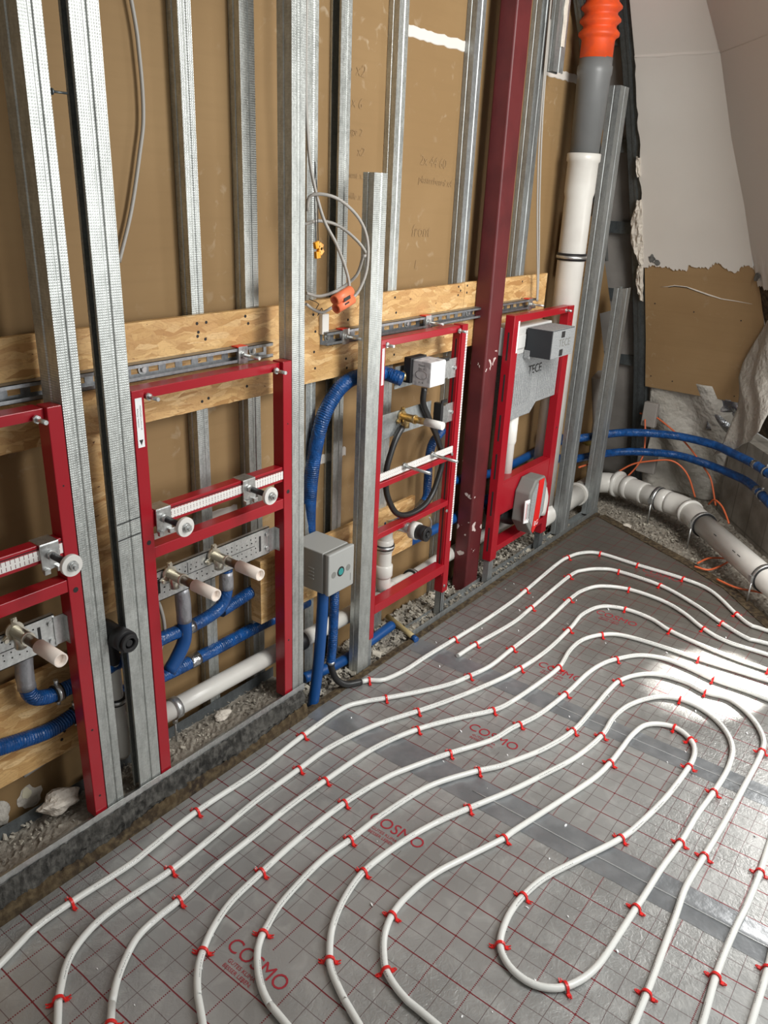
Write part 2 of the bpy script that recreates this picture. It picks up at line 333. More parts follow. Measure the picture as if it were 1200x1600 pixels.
# ---------------------------------------------------------------- measured runs, millimetres in the room's own axes
PIPES = {
 'p1': [(1843,1432),(1873,1416),(1909,1379),(2007,1358),(2135,1352),(2315,1338),(2504,1325),(2722,1320),(2843,1324),(3168,1340),(3294,1335),(3391,1304),(3445,1234),(3444,1058),(3447,847),(3411,701),(3263,550),(3207,479),(3205,412)],
 'p2': [(2211,1266),(2325,1258),(2560,1230),(2727,1232),(3116,1241),(3218,1216),(3287,1160),(3316,1088),(3307,890),(3235,722),(3142,575),(3087,463),(3098,387)],
 'p3': [(505,1354),(599,1379),(693,1380),(844,1369),(911,1373),(1075,1384),(1290,1376),(1499,1385),(1682,1383),(1759,1353),(1827,1308),(1921,1250),(2032,1191),(2137,1160),(2237,1139),(2389,1136),(2628,1131),(2919,1143),(3032,1132),(3119,1089),(3173,983),(3169,838),(3124,730),(3043,618),(3004,514),(3011,366)],
 'p4': [(509,1139),(541,1186),(604,1250),(677,1281),(762,1288),(903,1277),(1044,1282),(1208,1291),(1379,1289),(1517,1284),(1690,1245),(1848,1180),(1953,1140),(2089,1096),(2244,1056),(2446,1031),(2675,1034),(2822,1045),(2939,1012),(2986,926),(2979,814),(2935,717),(2906,576),(2894,453),(2896,339)],
 'p5': [(576,1057),(605,1093),(656,1139),(730,1181),(797,1190),(858,1190),(974,1201),(1122,1202),(1246,1205),(1392,1198),(1594,1179),(1759,1130),(1897,1060),(2006,996),(2093,972),(2255,952),(2391,943),(2524,963),(2631,959),(2719,917),(2771,851),(2792,705),(2798,563),(2810,431),(2819,321)],
 'p6': [(693,913),(730,972),(767,1015),(804,1042),(858,1070),(932,1092),(1022,1099),(1183,1105),(1359,1097),(1509,1072),(1590,1045),(1730,987),(1866,922),(1964,901),(2080,869),(2251,851),(2421,846),(2517,831),(2587,803),(2674,744),(2713,660),(2707,556),(2693,478),(2698,364),(2695,293)],
 'p7': [(800,782),(810,842),(833,892),(873,941),(907,965),(940,978),(1016,999),(1160,1010),(1266,999),(1397,987),(1561,956),(1692,894),(1771,844),(1821,821),(1939,774),(2081,743),(2239,742),(2369,744),(2464,736),(2546,696),(2594,635),(2607,547),(2591,476),(2604,397),(2548,313),(2455,252),(2357,236),(2196,235),(1989,240),(1820,247),(1689,252),(1581,243),(1454,233),(1340,225),(1256,221)],
 'p8': [(894,667),(917,726),(949,788),(978,819),(1037,861),(1121,892),(1220,905),(1358,886),(1466,857),(1568,818),(1710,760),(1832,720),(1968,680),(2118,661),(2243,669),(2351,651),(2450,598),(2489,531),(2479,447),(2424,368),(2341,317),(2228,298),(2093,299),(1964,309),(1826,312),(1705,321),(1599,324),(1529,327),(1445,330),(1334,336),(1267,356),(1225,386),(1203,428),(1204,475),(1223,514),(1257,540),(1327,557),(1398,557),(1482,542),(1585,503),(1737,443),(1849,419),(1998,398),(2149,391),(2236,403),(2285,431),(2316,480),(2305,533),(2262,573),(2182,586),(2092,586),(2009,587),(1910,598),(1739,638),(1567,681),(1533,687),(1422,727),(1324,761),(1243,775),(1163,775),(1096,754),(1043,715),(1019,684),(1000,625),(994,544)],
 'p9': [(1967,122),(1859,117),(1731,116),(1634,120),(1491,119),(1349,108)],
 'p10': [(1623,35),(1564,31),(1414,27)],
}
CLIPS = {
 'p1': [(1864,1407),(2307,1333),(2848,1327),(3292,1328),(3438,1232),(3435,1049),(3438,839),(3259,547)],
 'p2': [(2320,1255),(2731,1228),(3106,1234),(3308,1089),(3301,888),(3138,572)],
 'p3': [(692,1378),(1069,1379),(1501,1376),(1821,1303),(2128,1157),(2391,1134),(2905,1133),(3169,979),(3037,617)],
 'p4': [(540,1184),(906,1272),(1375,1284),(1839,1174),(2286,1045),(2667,1028),(2975,922),(2930,715),(2890,346)],
 'p5': [(590,1074),(851,1185),(1390,1195),(1755,1128),(2004,993),(2387,941),(2714,916),(2791,563)],
 'p6': [(801,1039),(1044,1099),(1359,1092),(1731,985),(1996,888),(2250,846),(2583,801),(2688,477)],
 'p7': [(922,967),(1263,994),(1722,875),(2079,740),(2452,736),(2586,475),(2369,236),(1816,247),(1337,224)],
 'p8': [(964,808),(1212,900),(1564,813),(2117,656),(2480,528),(2079,297),(1832,314),(1537,327),(1238,369),(1249,537),(1392,555),(1734,442),(2142,393),(2278,433),(2308,499),(2013,581),(1529,684),(1155,775),(1019,692)],
 'p9': [(1858,118),(1482,119)],
 'p10': [(1575,33)],
}
RUNS = {
 'blue_a': [(757,1555,618),(753,1555,578),(750,1555,520),(759,1555,474),(797,1555,454),(864,1555,451),(945,1555,452),(1021,1555,456),(1137,1555,461),(1219,1555,456),(1281,1555,458),(1337,1555,472),(1358,1555,511),(1361,1555,591)],
 'blue_a2': [(1362,1585,435),(1439,1595,436),(1523,1605,439),(1646,1615,441),(1762,1625,434)],
 'blue_b': [(634,1575,373),(680,1580,363),(801,1586,336),(893,1592,339),(1009,1597,327),(1174,1602,308),(1265,1608,301),(1368,1614,296),(1533,1619,293),(1654,1624,286),(1784,1630,278)],
 'blue_b2': [(1183,1545,622),(1195,1545,579),(1198,1545,489),(1194,1545,431),(1165,1545,387),(1136,1545,356)],
 'blue_c': [(1806,1645,412),(1800,1640,504),(1780,1620,653),(1777,1600,803),(1798,1585,927),(1845,1575,1002),(1893,1565,1038),(1957,1560,1048),(2033,1555,1045),(2075,1550,1038),(2078,1520,1034),(2094,1500,1025)],
 'blue_d': [(1708,1576,30),(1798,1556,30),(1895,1544,30),(2037,1553,30),(2197,1563,30)],
 'blue_e': [(2251,1620,320),(2370,1620,313),(2565,1620,309),(2647,1620,312),(2961,1620,325),(3202,1620,305)],
 'blue_f': [(2523,1600,743),(2457,1600,705),(2438,1600,637),(2440,1600,545),(2430,1600,476),(2330,1600,441),(2168,1600,446)],
 'upper': [(3725,1658,420),(3867,1597,420),(4102,1498,420),(4220,1399,420),(4306,1230,420),(4289,1034,420),(4202,905,420),(4107,785,420),(3994,683,420),(3825,534,420)],
 'lower': [(3811,1645,290),(4007,1586,290),(4179,1509,290),(4297,1407,290),(4388,1234,290),(4352,1065,290),(4279,917,290),(4185,790,290),(3964,649,290),(3728,512,290)],
 'hose': [(2228,1500,975),(2226,1500,924),(2258,1500,874),(2320,1500,791),(2357,1500,730),(2377,1500,676),(2365,1500,629),(2323,1500,556),(2264,1500,525),(2176,1500,521),(2104,1500,547),(2055,1500,607),(2033,1500,662),(2032,1500,727),(2053,1500,783),(2078,1500,827),(2111,1500,860)],
 'sleeve': [(1744,1490,131),(1836,1553,15),(1816,1485,15),(1836,1427,15)],
 'cable_a': [(1229,1640,1961),(1243,1640,1844),(1243,1640,1731),(1226,1640,1651),(1192,1640,1529),(1149,1640,1419)],
 'coil_a': [(1670,1540,2032),(1669,1540,1839),(1675,1540,1737),(1682,1530,1632),(1707,1510,1522),(1738,1490,1458),(1770,1480,1390),(1782,1475,1338),(1761,1475,1304)],
 'coil_b': [(1676,1540,1537),(1673,1530,1572),(1693,1510,1581),(1737,1480,1569),(1801,1465,1525),(1831,1455,1467),(1833,1455,1389),(1811,1465,1328),(1781,1475,1303)],
 'coil_c': [(1688,1560,1503),(1739,1550,1512),(1797,1530,1499),(1847,1500,1458),(1859,1475,1421),(1841,1475,1422),(1843,1500,1367),(1803,1530,1327),(1743,1550,1310),(1695,1560,1321)],
 'coil_d': [(1684,1550,1293),(1716,1550,1275),(1757,1550,1264),(1799,1550,1275),(1828,1550,1276)],
 'flap': [(4339,1015,349),(4270,960,455),(4257,950,630),(4309,991,781),(4258,951,892),(4168,879,1098)],
 'orange1': [(4440,1491,469),(4424,1404,474),(4409,1283,420),(4393,1205,374),(4377,1138,326),(4361,1067,265),(4346,1013,208),(4330,959,78)],
 'orange2': [(4200,1478,179),(4212,1403,240),(4223,1304,279),(4235,1223,299),(4247,1165,281),(4258,1110,225),(4270,1058,117)],
 'orange3': [(3640,831,20),(3742,802,20),(3785,724,20),(3610,762,20),(3593,831,20)],
 'orange4': [(3526,709,20),(3499,618,20),(3523,528,20),(3539,466,20)],
 'orange5': [(4200,967,121),(4162,934,166),(4125,886,158),(4088,848,130),(4050,816,101)],
 'orange6': [(3806,1550,285),(3975,1550,269),(4102,1550,276)],
 'ocable_rt': [(4380,1437,457),(4345,1404,340),(4310,1394,252),(4275,1433,159),(4240,1475,111)],
 'hosewall': [(1227,1600,355),(1158,1600,321)],
}
def mm(l): return [tuple(c/1000 for c in p) for p in l]
YF = 1.48                                       # front plane of the stud wall
PROF = [(-.05, 4.63), (0, 4.62), (.32, 4.53), (.64, 4.42), (.9, 4.31), (1.18, 4.17), (1.42, 4.05), (1.64, 3.93), (1.85, 3.815), (2.06, 3.69), (2.15, 3.635), (2.34, 3.50), (2.6, 3.26), (3.0, 2.85)]
def XA(z):
    for (a, b), (c, d) in zip(PROF, PROF[1:]):
        if z <= c: return b+(d-b)*(z-a)/(c-a)
    return PROF[-1][1]
HIP = [(0, .93), (.63, .905), (.9, .887), (1.05, .890), (1.23, .925), (1.33, .961), (1.6, 1.02), (1.85, 1.086), (2.15, 1.141), (2.34, 1.2), (2.6, 1.27), (3.0, 1.38)]
def YH(z):
    for (a, b), (c, d) in zip(HIP, HIP[1:]):
        if z <= c: return b+(d-b)*(z-a)/(c-a)
    return HIP[-1][1]
UB = Vector((-.78, -.62, 0)).normalized()

# ================================================================ SETTING
# floor slab under everything, kerb, rubble bed
b = MB(); b.box(-1.2, 5.2, -1.6, 2.2, -.12, -.035); o = struct(P(b, 'floor', M['dirt'], None))
def bumpy(name, x0, x1, y0, y1, z, amp, m, nx, ny, seed, edge=None):
    rr = random.Random(seed); b = MB(); vs = []
    for j in range(ny+1):
        for i in range(nx+1):
            x = x0+(x1-x0)*i/nx; y = y0+(y1-y0)*j/ny
            h = amp*(math.sin(x*17+seed)*math.sin(y*23)*.5+rr.uniform(-.5, .5))
            vs.append((x, y, (z(x, y) if callable(z) else z)+h))
    fs = [(j*(nx+1)+i, j*(nx+1)+i+1, (j+1)*(nx+1)+i+1, (j+1)*(nx+1)+i) for j in range(ny) for i in range(nx)]
    b.add(vs, fs); return P(b, name, m, None)
o = struct(bumpy('trim_1', -.3, 1.60, 1.497, 1.64, lambda x, y: .083-.02*max(0, (y-1.52))*3, .006, M['dirt'], 190, 14, 3))
o = struct(bumpy('trim_2', 1.60, 4.0, 1.458, 1.66, lambda x, y: -.012+.02*(y-1.45), .012, M['dirt'], 240, 20, 5))
o = struct(bumpy('trim_3', 3.0, 4.75, .1, 1.62, lambda x, y: -.025, .014, M['dirt'], 150, 130, 9))
# rough dark kerb face, built as a displaced strip with thickness
rr = random.Random(11); b = MB(); nx = 260; rows = [(1.452, -.02), (1.455, .012), (1.462, .034), (1.459, .045), (1.463, .06), (1.466, .078), (1.470, .090), (1.50, .090), (1.50, -.02)]
vs = []
for i in range(nx+1):
    x = -.3+1.895*i/nx
    for k, (y, z) in enumerate(rows):
        a = .0 if k in (0, 7, 8) else .004
        wv = .006*math.sin(x*9)+.004*math.sin(x*31+k) if k in (2, 3, 4) else 0
        vs.append((x, y+rr.uniform(-a, a)*.7+(wv*.4), z+rr.uniform(-a, a)*.6+wv))
n = len(rows); fs = [(i*n+k, (i+1)*n+k, (i+1)*n+k+1, i*n+k+1) for i in range(nx) for k in range(n-1)]+[tuple(range(n)), tuple(nx*n+k for k in range(n))[::-1]]
b.add(vs, fs); struct(P(b, 'trim_4', M['kerb'], None))
b = MB()                                         # brown wet edge at the kerb foot
vs = []
for i in range(nx+1):
    x = -.3+1.895*i/nx; h = .036+.008*math.sin(x*13)+rr.uniform(-.004, .004)
    vs += [(x, 1.4485, -.01), (x, 1.450, h*.5), (x, 1.4585, h), (x, 1.462, h-.004)]
fs = [(i*4+k, (i+1)*4+k, (i+1)*4+k+1, i*4+k+1) for i in range(nx) for k in range(3)]
b.add(vs, fs); struct(P(b, 'trim_5', M['rust'], None))
# brown board edge around the far end of the foil
edge = [(1.60, 1.455), (2.4, 1.456), (3.2, 1.456), (3.93, 1.462), (4.0, 1.40), (3.70, .89), (3.565, .655), (3.31, .41), (3.05, .14), (2.8, -.12)]
foil_far = [(3.912, 1.452), (3.632, .90), (3.49, .667), (3.229, .415), (2.98, .17), (2.75, -.1)]
b = MB()
b.prism([(1.6, 1.452, -.03), (1.6, 1.475, -.03), (3.95, 1.475, -.03), (3.95, 1.452, -.03)], (0, 0, .036))
for (p, q), (r_, s_) in zip(zip(foil_far, foil_far[1:]), zip(foil_far, foil_far[1:])):
    d = Vector((q[0]-p[0], q[1]-p[1], 0)).normalized(); nrm = Vector((-d.y, d.x, 0)); nrm = nrm if nrm.x > 0 else -nrm
    a = Vector((p[0], p[1], -.03)); c = Vector((q[0], q[1], -.03)); b.prism([a, a+nrm*.055, c+nrm*.055, c], (0, 0, .034))
struct(P(b, 'trim_6', M['rust'], None))
# back wall board (stepped edge under the slope)
def wallpoly(poly, name, m, y0=1.656, t=.012):
    b = MB(); b.prism([(x, y0, z) for x, z in poly], (0, t, 0)); return P(b, name, m, None)
wb = struct(wallpoly([(-.5, -.05), (4.32, -.05), (4.28, .60), (4.254, .713), (4.048, 1.045), (4.199, 1.049), (4.02, 1.302), (3.942, 1.515), (3.79, 1.77), (3.705, 1.766), (3.855, 1.772), (3.66, 2.10), (3.45, 2.5), (3.1, 3.0), (-.5, 3.0)], 'wall_back', M['board']))
b = MB(); b.box(-.5, 5.4, 2.05, 2.08, -.1, 3.1); struct(P(b, 'wall_outer', M['memb'], None))
# white filler seam strips on the back wall
b = MB()
for (xa, xb, z) in ((2.20, 2.66, 2.052), (3.08, 3.45, 2.055), (1.62, 1.76, .775), (1.86, 2.0, .765), (1.20, 1.50, .70)):
    vs = []; k = 24
    for i in range(k+1):
        x = xa+(xb-xa)*i/k; e = random.uniform(-.003, .003); vs += [(x, 1.6555, z-.016+e), (x, 1.6555, z+.016+e), (x, 1.6535, z-.014+e), (x, 1.6535, z+.014+e)]
    b.add(vs, [(i*4+2, i*4+3, i*4+7, i*4+6) for i in range(k)]+[(i*4+1, i*4+5, i*4+7, i*4+3) for i in range(k)]+[(i*4, i*4+2, i*4+6, i*4+4) for i in range(k)])
P(b, 'filler_strip', M['plaster'], wb)
def wall_text(s, x, z, size, rot=0):
    c, si = math.cos(rot), math.sin(rot)
    attach(text_mesh(s, size, M['graphite'], 'pencil_note', None, frameM((x, 1.6545, z), (c, 0, si), (-si*.8+.15, 0, c))), wb)
for s, x, z, sz in (('15 x2', 2.0, 1.915, .045), ('05 x 6', 1.99, 1.83, .04), ('montage 2', 1.98, 1.755, .03), ('x2', 2.04, 1.70, .035), ('element x2', 2.0, 1.635, .028), ('profile x 6', 2.01, 1.575, .028), ('2x 44 60', 2.43, 1.69, .045), ('plasterboard x4', 2.45, 1.63, .032), ('front', 2.38, 1.47, .055), ('L', 2.36, 1.36, .04)):
    wall_text(s, x, z, sz, random.uniform(-.06, .02))

# --- mansard slope: boards
def slope_grid(zs, ys, dx, thick, name, m, jag=None, ret=False):
    b = MB(); nz = len(zs); vs = []
    for z in zs:
        yy = ys(z); ny = len(yy)
        for y in yy: vs.append((XA(z)+dx, y, z))
    for z in zs:
        for y in ys(z): vs.append((XA(z)+dx+thick, y, z))
    N = nz*ny; fs = []
    for i in range(nz-1):
        for j in range(ny-1):
            a = i*ny+j; fs += [(a, a+1, a+ny+1, a+ny), (N+a, N+a+ny, N+a+ny+1, N+a+1)]
    for i in range(nz-1):
        a = i*ny; c = i*ny+ny-1; fs += [(a, a+ny, N+a+ny, N+a), (c, N+c, N+c+ny, c+ny)]
    for j in range(ny-1):
        a = j; c = (nz-1)*ny+j; fs += [(a, N+a, N+a+1, a+1), (c, c+1, N+c+1, N+c)]
    b.add(vs, fs); return P(b, name, m, None)
def lin(a, c, n): return [a+(c-a)*i/n for i in range(n+1)]
bb = struct(slope_grid(lin(.632, 1.34, 16), lambda z: lin(1.482, YH(z)+.0, 10) if z > .66 else lin(1.482, .908, 10), .0, .0125, 'wall_slope', M['board2']))
# white plastered layer over it with a torn lower edge and torn left edge
rr = random.Random(5)
cols = 90; b = MB(); vs = []; zt = lin(1.33, 2.15, 22)
def torn(t):                                     # t 0 at left (far) .. 1 at hip
    base = 1.300 + .012*math.sin(t*40)+.006*math.sin(t*97)
    if t < .05: base = 1.285
    elif t < .26: base = 1.300
    elif t < .42: base = 1.292
    elif t < .6: base = 1.315
    else: base = 1.322-.02*math.sin(t*25)
    if .08 < t < .2: base += .0
    return base+rr.uniform(-.006, .006)
bot = [torn(i/cols) for i in range(cols+1)]; left = [rr.uniform(-.008, .008) for _ in range(30)]
zs_n = 30
for k in range(zs_n+1):
    for i in range(cols+1):
        t = i/cols; z0 = bot[i]; z = z0+(2.15-z0)*(k/zs_n); yl = 1.487+(rr.uniform(-.006, .007) if i == 0 else 0)
        y = yl+(YH(z)-yl)*t; vs.append((XA(z)-.009, y, z))
W_ = cols+1; fs = [(k*W_+i, (k+1)*W_+i, (k+1)*W_+i+1, k*W_+i+1) for k in range(zs_n) for i in range(cols)]
N = len(vs); vs2 = [(x+.0085, y, z) for x, y, z in vs]
fs2 = [(i, i+1, N+i+1, N+i) for i in range(cols)]+[(k*W_, N+k*W_, N+(k+1)*W_, (k+1)*W_) for k in range(zs_n)]
b.add(vs+vs2, fs+fs2); struct(P(b, 'wall_slope_plaster', M['plaster'], None))
# upper slope beyond the crease
b = MB(); vs = []; zz = [2.15, 2.16, 2.34, 2.6, 3.0]
for z in zz:
    for t in lin(0, 1, 6): vs.append((XA(z)-.009+(.006 if z == 2.16 else 0), 1.49+(YH(z)-1.49)*t, z))
b.add(vs, [(k*7+i, (k+1)*7+i, (k+1)*7+i+1, k*7+i+1) for k in range(4) for i in range(6)]); struct(P(b, 'ceiling_slope', M['plaster'], None))
b = MB(); b.box(0, .006, 0, .001, 0, .001)
# side slope right of the hip
b = MB(); vs = []; zz = [1.255, 1.4, 1.6, 1.85, 2.15, 2.34, 2.6, 3.0]; T = lin(0, .80, 24); rr = random.Random(8)
for z in zz:
    for t in T:
        h = Vector((XA(z)-.009, YH(z), z))+UB*t
        if z == 1.255: h.z += -.0+rr.uniform(-.012, .01)-.01*min(1, t*8)
        vs.append(tuple(h))
n = len(T); b.add(vs, [(k*n+i, (k+1)*n+i, (k+1)*n+i+1, k*n+i+1) for k in range(len(zz)-1) for i in range(n-1)])
N = len(vs); b.add([(x+.007, y-.009, z) for x, y, z in vs], [(k*n+i, k*n+i+1, (k+1)*n+i+1, (k+1)*n+i) for k in range(len(zz)-1) for i in range(n-1)])
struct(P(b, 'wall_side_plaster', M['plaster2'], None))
b = MB(); vs = []; zz = [.50, .63, .9, 1.05, 1.27]
for z in zz:
    for t in (0.004, .42): vs.append(tuple(Vector((XA(z)+.012, YH(z), z))+UB*t))
b.add(vs, [(k*2, k*2+2, k*2+3, k*2+1) for k in range(4)]); struct(P(b, 'wall_side_board', M['rust'], None))
# block wall and its top
p0 = Vector((4.52, .99, -.05)); p1 = p0+UB*1.0; nb = Vector((.62, -.78, 0)).normalized()
b = MB(); b.prism([p0, p1, p1+nb*.12, p0+nb*.12], (0, 0, .50)); struct(P(b, 'wall_side', M['block'], None))
# torn paper tatters along the left edge of the plaster: gypsum lumps
def tatter(zlist, ylist, name='torn_plaster_edge'):
    b = MB(); rr = random.Random(len(zlist)*7)
    k = len(zlist); vs = []
    for (z, (ya, yb)) in zip(zlist, ylist):
        m_ = 5
        for j in range(m_+1):
            y = ya+(yb-ya)*j/m_; vs.append((XA(z)-.012-rr.uniform(0, .022)*(1 if 0 < j < m_ else .3), y+rr.uniform(-.003, .003), z+rr.uniform(-.006, .006)))
    fs = [(i*6+j, (i+1)*6+j, (i+1)*6+j+1, i*6+j+1) for i in range(k-1) for j in range(5)]
    N = len(vs); b.add(vs+[(x+.012, y, z) for x, y, z in vs], fs+[tuple(N+q for q in f)[::-1] for f in fs]+[(i*6, N+i*6, N+(i+1)*6, (i+1)*6) for i in range(k-1)]+[(i*6+5, (i+1)*6+5, N+(i+1)*6+5, N+i*6+5) for i in range(k-1)])
    return struct(P(b, name, M['gyps'], None))
tatter(lin(1.30, 1.60, 14), [(1.50+.04*math.sin((z-1.30)/.30*math.pi)+.004, 1.485) for z in lin(1.30, 1.60, 14)], 'trim_7')
tatter(lin(1.12, 1.30, 9), [(1.507+.018*math.sin((z-1.12)/.18*math.pi), 1.49) for z in lin(1.12, 1.30, 9)], 'trim_8')
tatter(lin(1.70, 1.78, 5), [(1.503, 1.487) for z in range(6)], 'trim_9')
# scraped grey patches and cracks on the slope
def patch(zc, yc, rz, ry, m, seed, off=.011, on='A'):
    rr = random.Random(seed); pts = []
    for k in range(16):
        a = 2*math.pi*k/16; r = rr.uniform(.65, 1.1); z = zc+math.sin(a)*rz*r; y = yc+math.cos(a)*ry*r; pts.append((XA(z)-off, y, z))
    b = MB(); b.prism(pts, (-.0012, 0, 0)); return b
for i, (z, y, rz, ry) in enumerate(((1.335, 1.44, .022, .018), (1.318, 1.415, .015, .018))):
    P(patch(z, y, rz, ry, None, 40+i), 'scraped_patch', M['scrape'], None)['kind'] = 'structure'
b = MB(); h = Vector((XA(1.30)-.012, YH(1.30), 1.297))+UB*.035; pts = []
for k in range(12):
    a = 2*math.pi*k/12; r = random.uniform(.7, 1.1); pts.append(h+UB*(math.cos(a)*.03*r)+Vector((-.004, .005, math.sin(a)*.022*r)))
b.prism(pts, (-.001, .0013, 0)); struct(P(b, 'scraped_patch', M['scrape'], None))
b = MB()
crack = [(1.02, 1.395), (1.205, 1.36), (1.213, 1.33), (1.213, 1.27), (1.20, 1.22), (1.185, 1.16), (1.172, 1.10), (1.168, 1.02), (1.163, .955)]
crack[0] = (1.198, 1.40)
b.tube([(XA(z)-.001, y, z) for z, y in crack], [.0008, .0018, .002, .002, .004, .0042, .003, .002, .0008], 6); struct(P(b, 'board_crack', M['gyps'], None))
b = MB(); b.tube([(XA(z)-.001, y, z-.0035) for z, y in crack[1:6]], .0016, 6); struct(P(b, 'board_crack', M['hole'], None))
for z, y in ((1.11, 1.43), (1.09, 1.23), (1.075, 1.0), (.70, 1.45), (.69, 1.33), (.68, 1.19), (.665, 1.0)):
    c = Vector((XA(z), y, z)); b = MB(); b.cyl(c+Vector((-.0015, 0, 0)), c+Vector((.001, 0, 0)), .0035, 8); P(b, 'screw_hole', M['hole'], bb)

# seam shadow groove line at crease of the slope
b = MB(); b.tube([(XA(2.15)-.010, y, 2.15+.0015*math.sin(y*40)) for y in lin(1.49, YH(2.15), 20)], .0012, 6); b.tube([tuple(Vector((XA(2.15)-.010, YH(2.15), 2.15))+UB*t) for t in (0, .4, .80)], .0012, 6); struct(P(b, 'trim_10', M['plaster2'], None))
# membrane behind
def wavy(name, fn, nu, nv, m, amp, seed, thick=.004, par=None):
    rr = random.Random(seed); ph = [(rr.uniform(3, 14), rr.uniform(3, 14), rr.uniform(0, 6)) for _ in range(7)]
    b = MB(); vs = []
    for j in range(nv+1):
        for i in range(nu+1):
            u, v = i/nu, j/nv; p, nrm = fn(u, v); h = sum(math.sin(a*u+c*v+d) for a, c, d in ph)/7*amp
            vs.append(tuple(Vector(p)+Vector(nrm)*h))
    w = nu+1; fs = [(j*w+i, j*w+i+1, (j+1)*w+i+1, (j+1)*w+i) for j in range(nv) for i in range(nu)]; b.add(vs, fs)
    for k in range(len(fs)): b.smooth.add(k)
    o = P(b, name, m, par); s = o.modifiers.new('s', 'SOLIDIFY'); s.thickness = thick; return o
struct(wavy('wall_membrane', lambda u, v: ((XA(2.9*v)+.10, 2.03-u*.60, 2.9*v-.03), (1, 0, 0)), 30, 60, M['memb'], .03, 2))
fl = wavy('fleece_sheet', lambda u, v: ((XA(.72*v)+.035-.0*v, 1.46-u*.50, .72*v-.02), (1, 0, 0)), 60, 60, M['fleece'], .075, 6)
tag(fl, 'white wrinkled fleece sheet hanging below the torn beige board', 'fleece')
FLAP = mm(RUNS['flap'])
def hang(u, v):
    k = v*(len(FLAP)-1); i = min(int(k), len(FLAP)-2); q = Vector(FLAP[i]).lerp(Vector(FLAP[i+1]), k-i)
    return (tuple(q+UB*.36*u+Vector((0, 0, (1-v)*.20*u))), (-.6, .75, 0))
def hang_old(u, v):                                  # u along UB, v up
    z = .50+.72*v; t = .0+.30*u+(.12*(1-v)**2)*(1-u)
    if v > .72: t += (v-.72)*.35*(1-u)
    return (tuple(Vector((XA(z)-.02, YH(z), z))+UB*t+Vector((-.02, .02, 0))), (-.6, .75, 0))
hs = wavy('fleece_flap', hang, 30, 40, M['fleece'], .035, 4); tag(hs, 'white fleece flap folded over the right edge of the beige board', 'fleece')
tp = wavy('silver_tape_patch', lambda u, v: ((XA(.44+.22*v)+.015, 1.13-u*(.2 if v < .62 else .14)-(.0 if v < .62 else .06), .44+.2*v), (1, 0, 0)), 26, 22, M['foiltape'], .03, 12)
tag(tp, 'crumpled silver foil tape stuck on the fleece beneath the beige board', 'tape')

# ================================================================ FLOOR FOIL
seams = [1.645, 2.185]
rolls = []
foil_poly = {0: [(-.9, -1.3), (seams[0], -1.3), (seams[0], 1.452), (-.9, 1.452)], 1: [(seams[0], -1.3), (seams[1], -1.3), (seams[1], 1.452), (seams[0], 1.452)], 2: [(seams[1], -1.3), (2.55, -1.3), (2.75, -.1), (2.98, .17), (3.229, .415), (3.49, .667), (3.632, .90), (3.912, 1.452), (seams[1], 1.452)]}
flab = ['grey gridded insulation foil at the left, up to the first tape seam', 'grey gridded insulation foil strip between the two tape seams', 'dusty, shade-tinted grey gridded insulation foil at the far end beyond the second tape seam']
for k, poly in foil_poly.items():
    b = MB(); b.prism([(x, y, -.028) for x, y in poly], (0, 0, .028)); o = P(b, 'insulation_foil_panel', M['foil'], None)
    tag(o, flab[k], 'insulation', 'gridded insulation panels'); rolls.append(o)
tx = [.862, 1.378, 1.896, 2.380, 2.902, 3.430]
for i, x in enumerate(tx):
    par = rolls[0 if x < seams[0] else 1 if x < seams[1] else 2]
    t = text_mesh('COSMO', .052, M['redink'], 'printed_lettering', None, frameM((x, .93, .0008), (0, -1, 0), (1, 0, 0))); 
    w = t.dimensions
    bb_ = [v.co for v in t.data.vertices]; y0 = min(v.y for v in bb_); y1 = max(v.y for v in bb_); s = .172/(y1-y0)
    for v in t.data.vertices: v.co.y = .93+(v.co.y-.93)*s
    attach(t, par)
    for s_, dx in (('GUTES KLIMA.', -.032), ('BESSER LEBEN.', -.047)):
        attach(text_mesh(s_, .0135, M['redink'], 'printed_slogan', None, frameM((x+dx, .945, .0008), (0, -1, 0), (1, 0, 0))), par)
def tape(x, w, ya, yb, lab, crease):
    b = MB(); vs = []; n = 60
    for i in range(n+1):
        y = ya+(yb-ya)*i/n; e = random.uniform(-.0015, .0015)
        vs += [(x-w+e, y, .0006), (x-.012, y, .0014), (x, y, .0032), (x+.012, y, .0014), (x+w+e, y, .0006)]
    b.add(vs, [(i*5+k, (i+1)*5+k, (i+1)*5+k+1, i*5+k+1) for i in range(n) for k in range(4)], True)
    t = thing('seam_tape', (x, (ya+yb)/2, 0), lab, 'tape', 'grey tape over the foil seams'); P(b, 'tape_strip', M['seam'], t)
    b = MB(); b.tube([(x+crease+random.uniform(-.0008, .0008), y, .0026) for y in lin(min(ya, .85), yb, 50)], .0021, 6); P(b, 'raised_crease', M['seamhi'], t, label='raised crease with painted highlight')  # raised crease, its highlight painted as a lighter colour
tape(1.648, .056, 1.452, -1.2, 'grey tape along the first foil seam, starting beside the blue pipe foot', -.006)
tape(2.185, .045, 1.445, -1.2, 'grey tape along the second foil seam, where a white pipe end disappears', -.004)

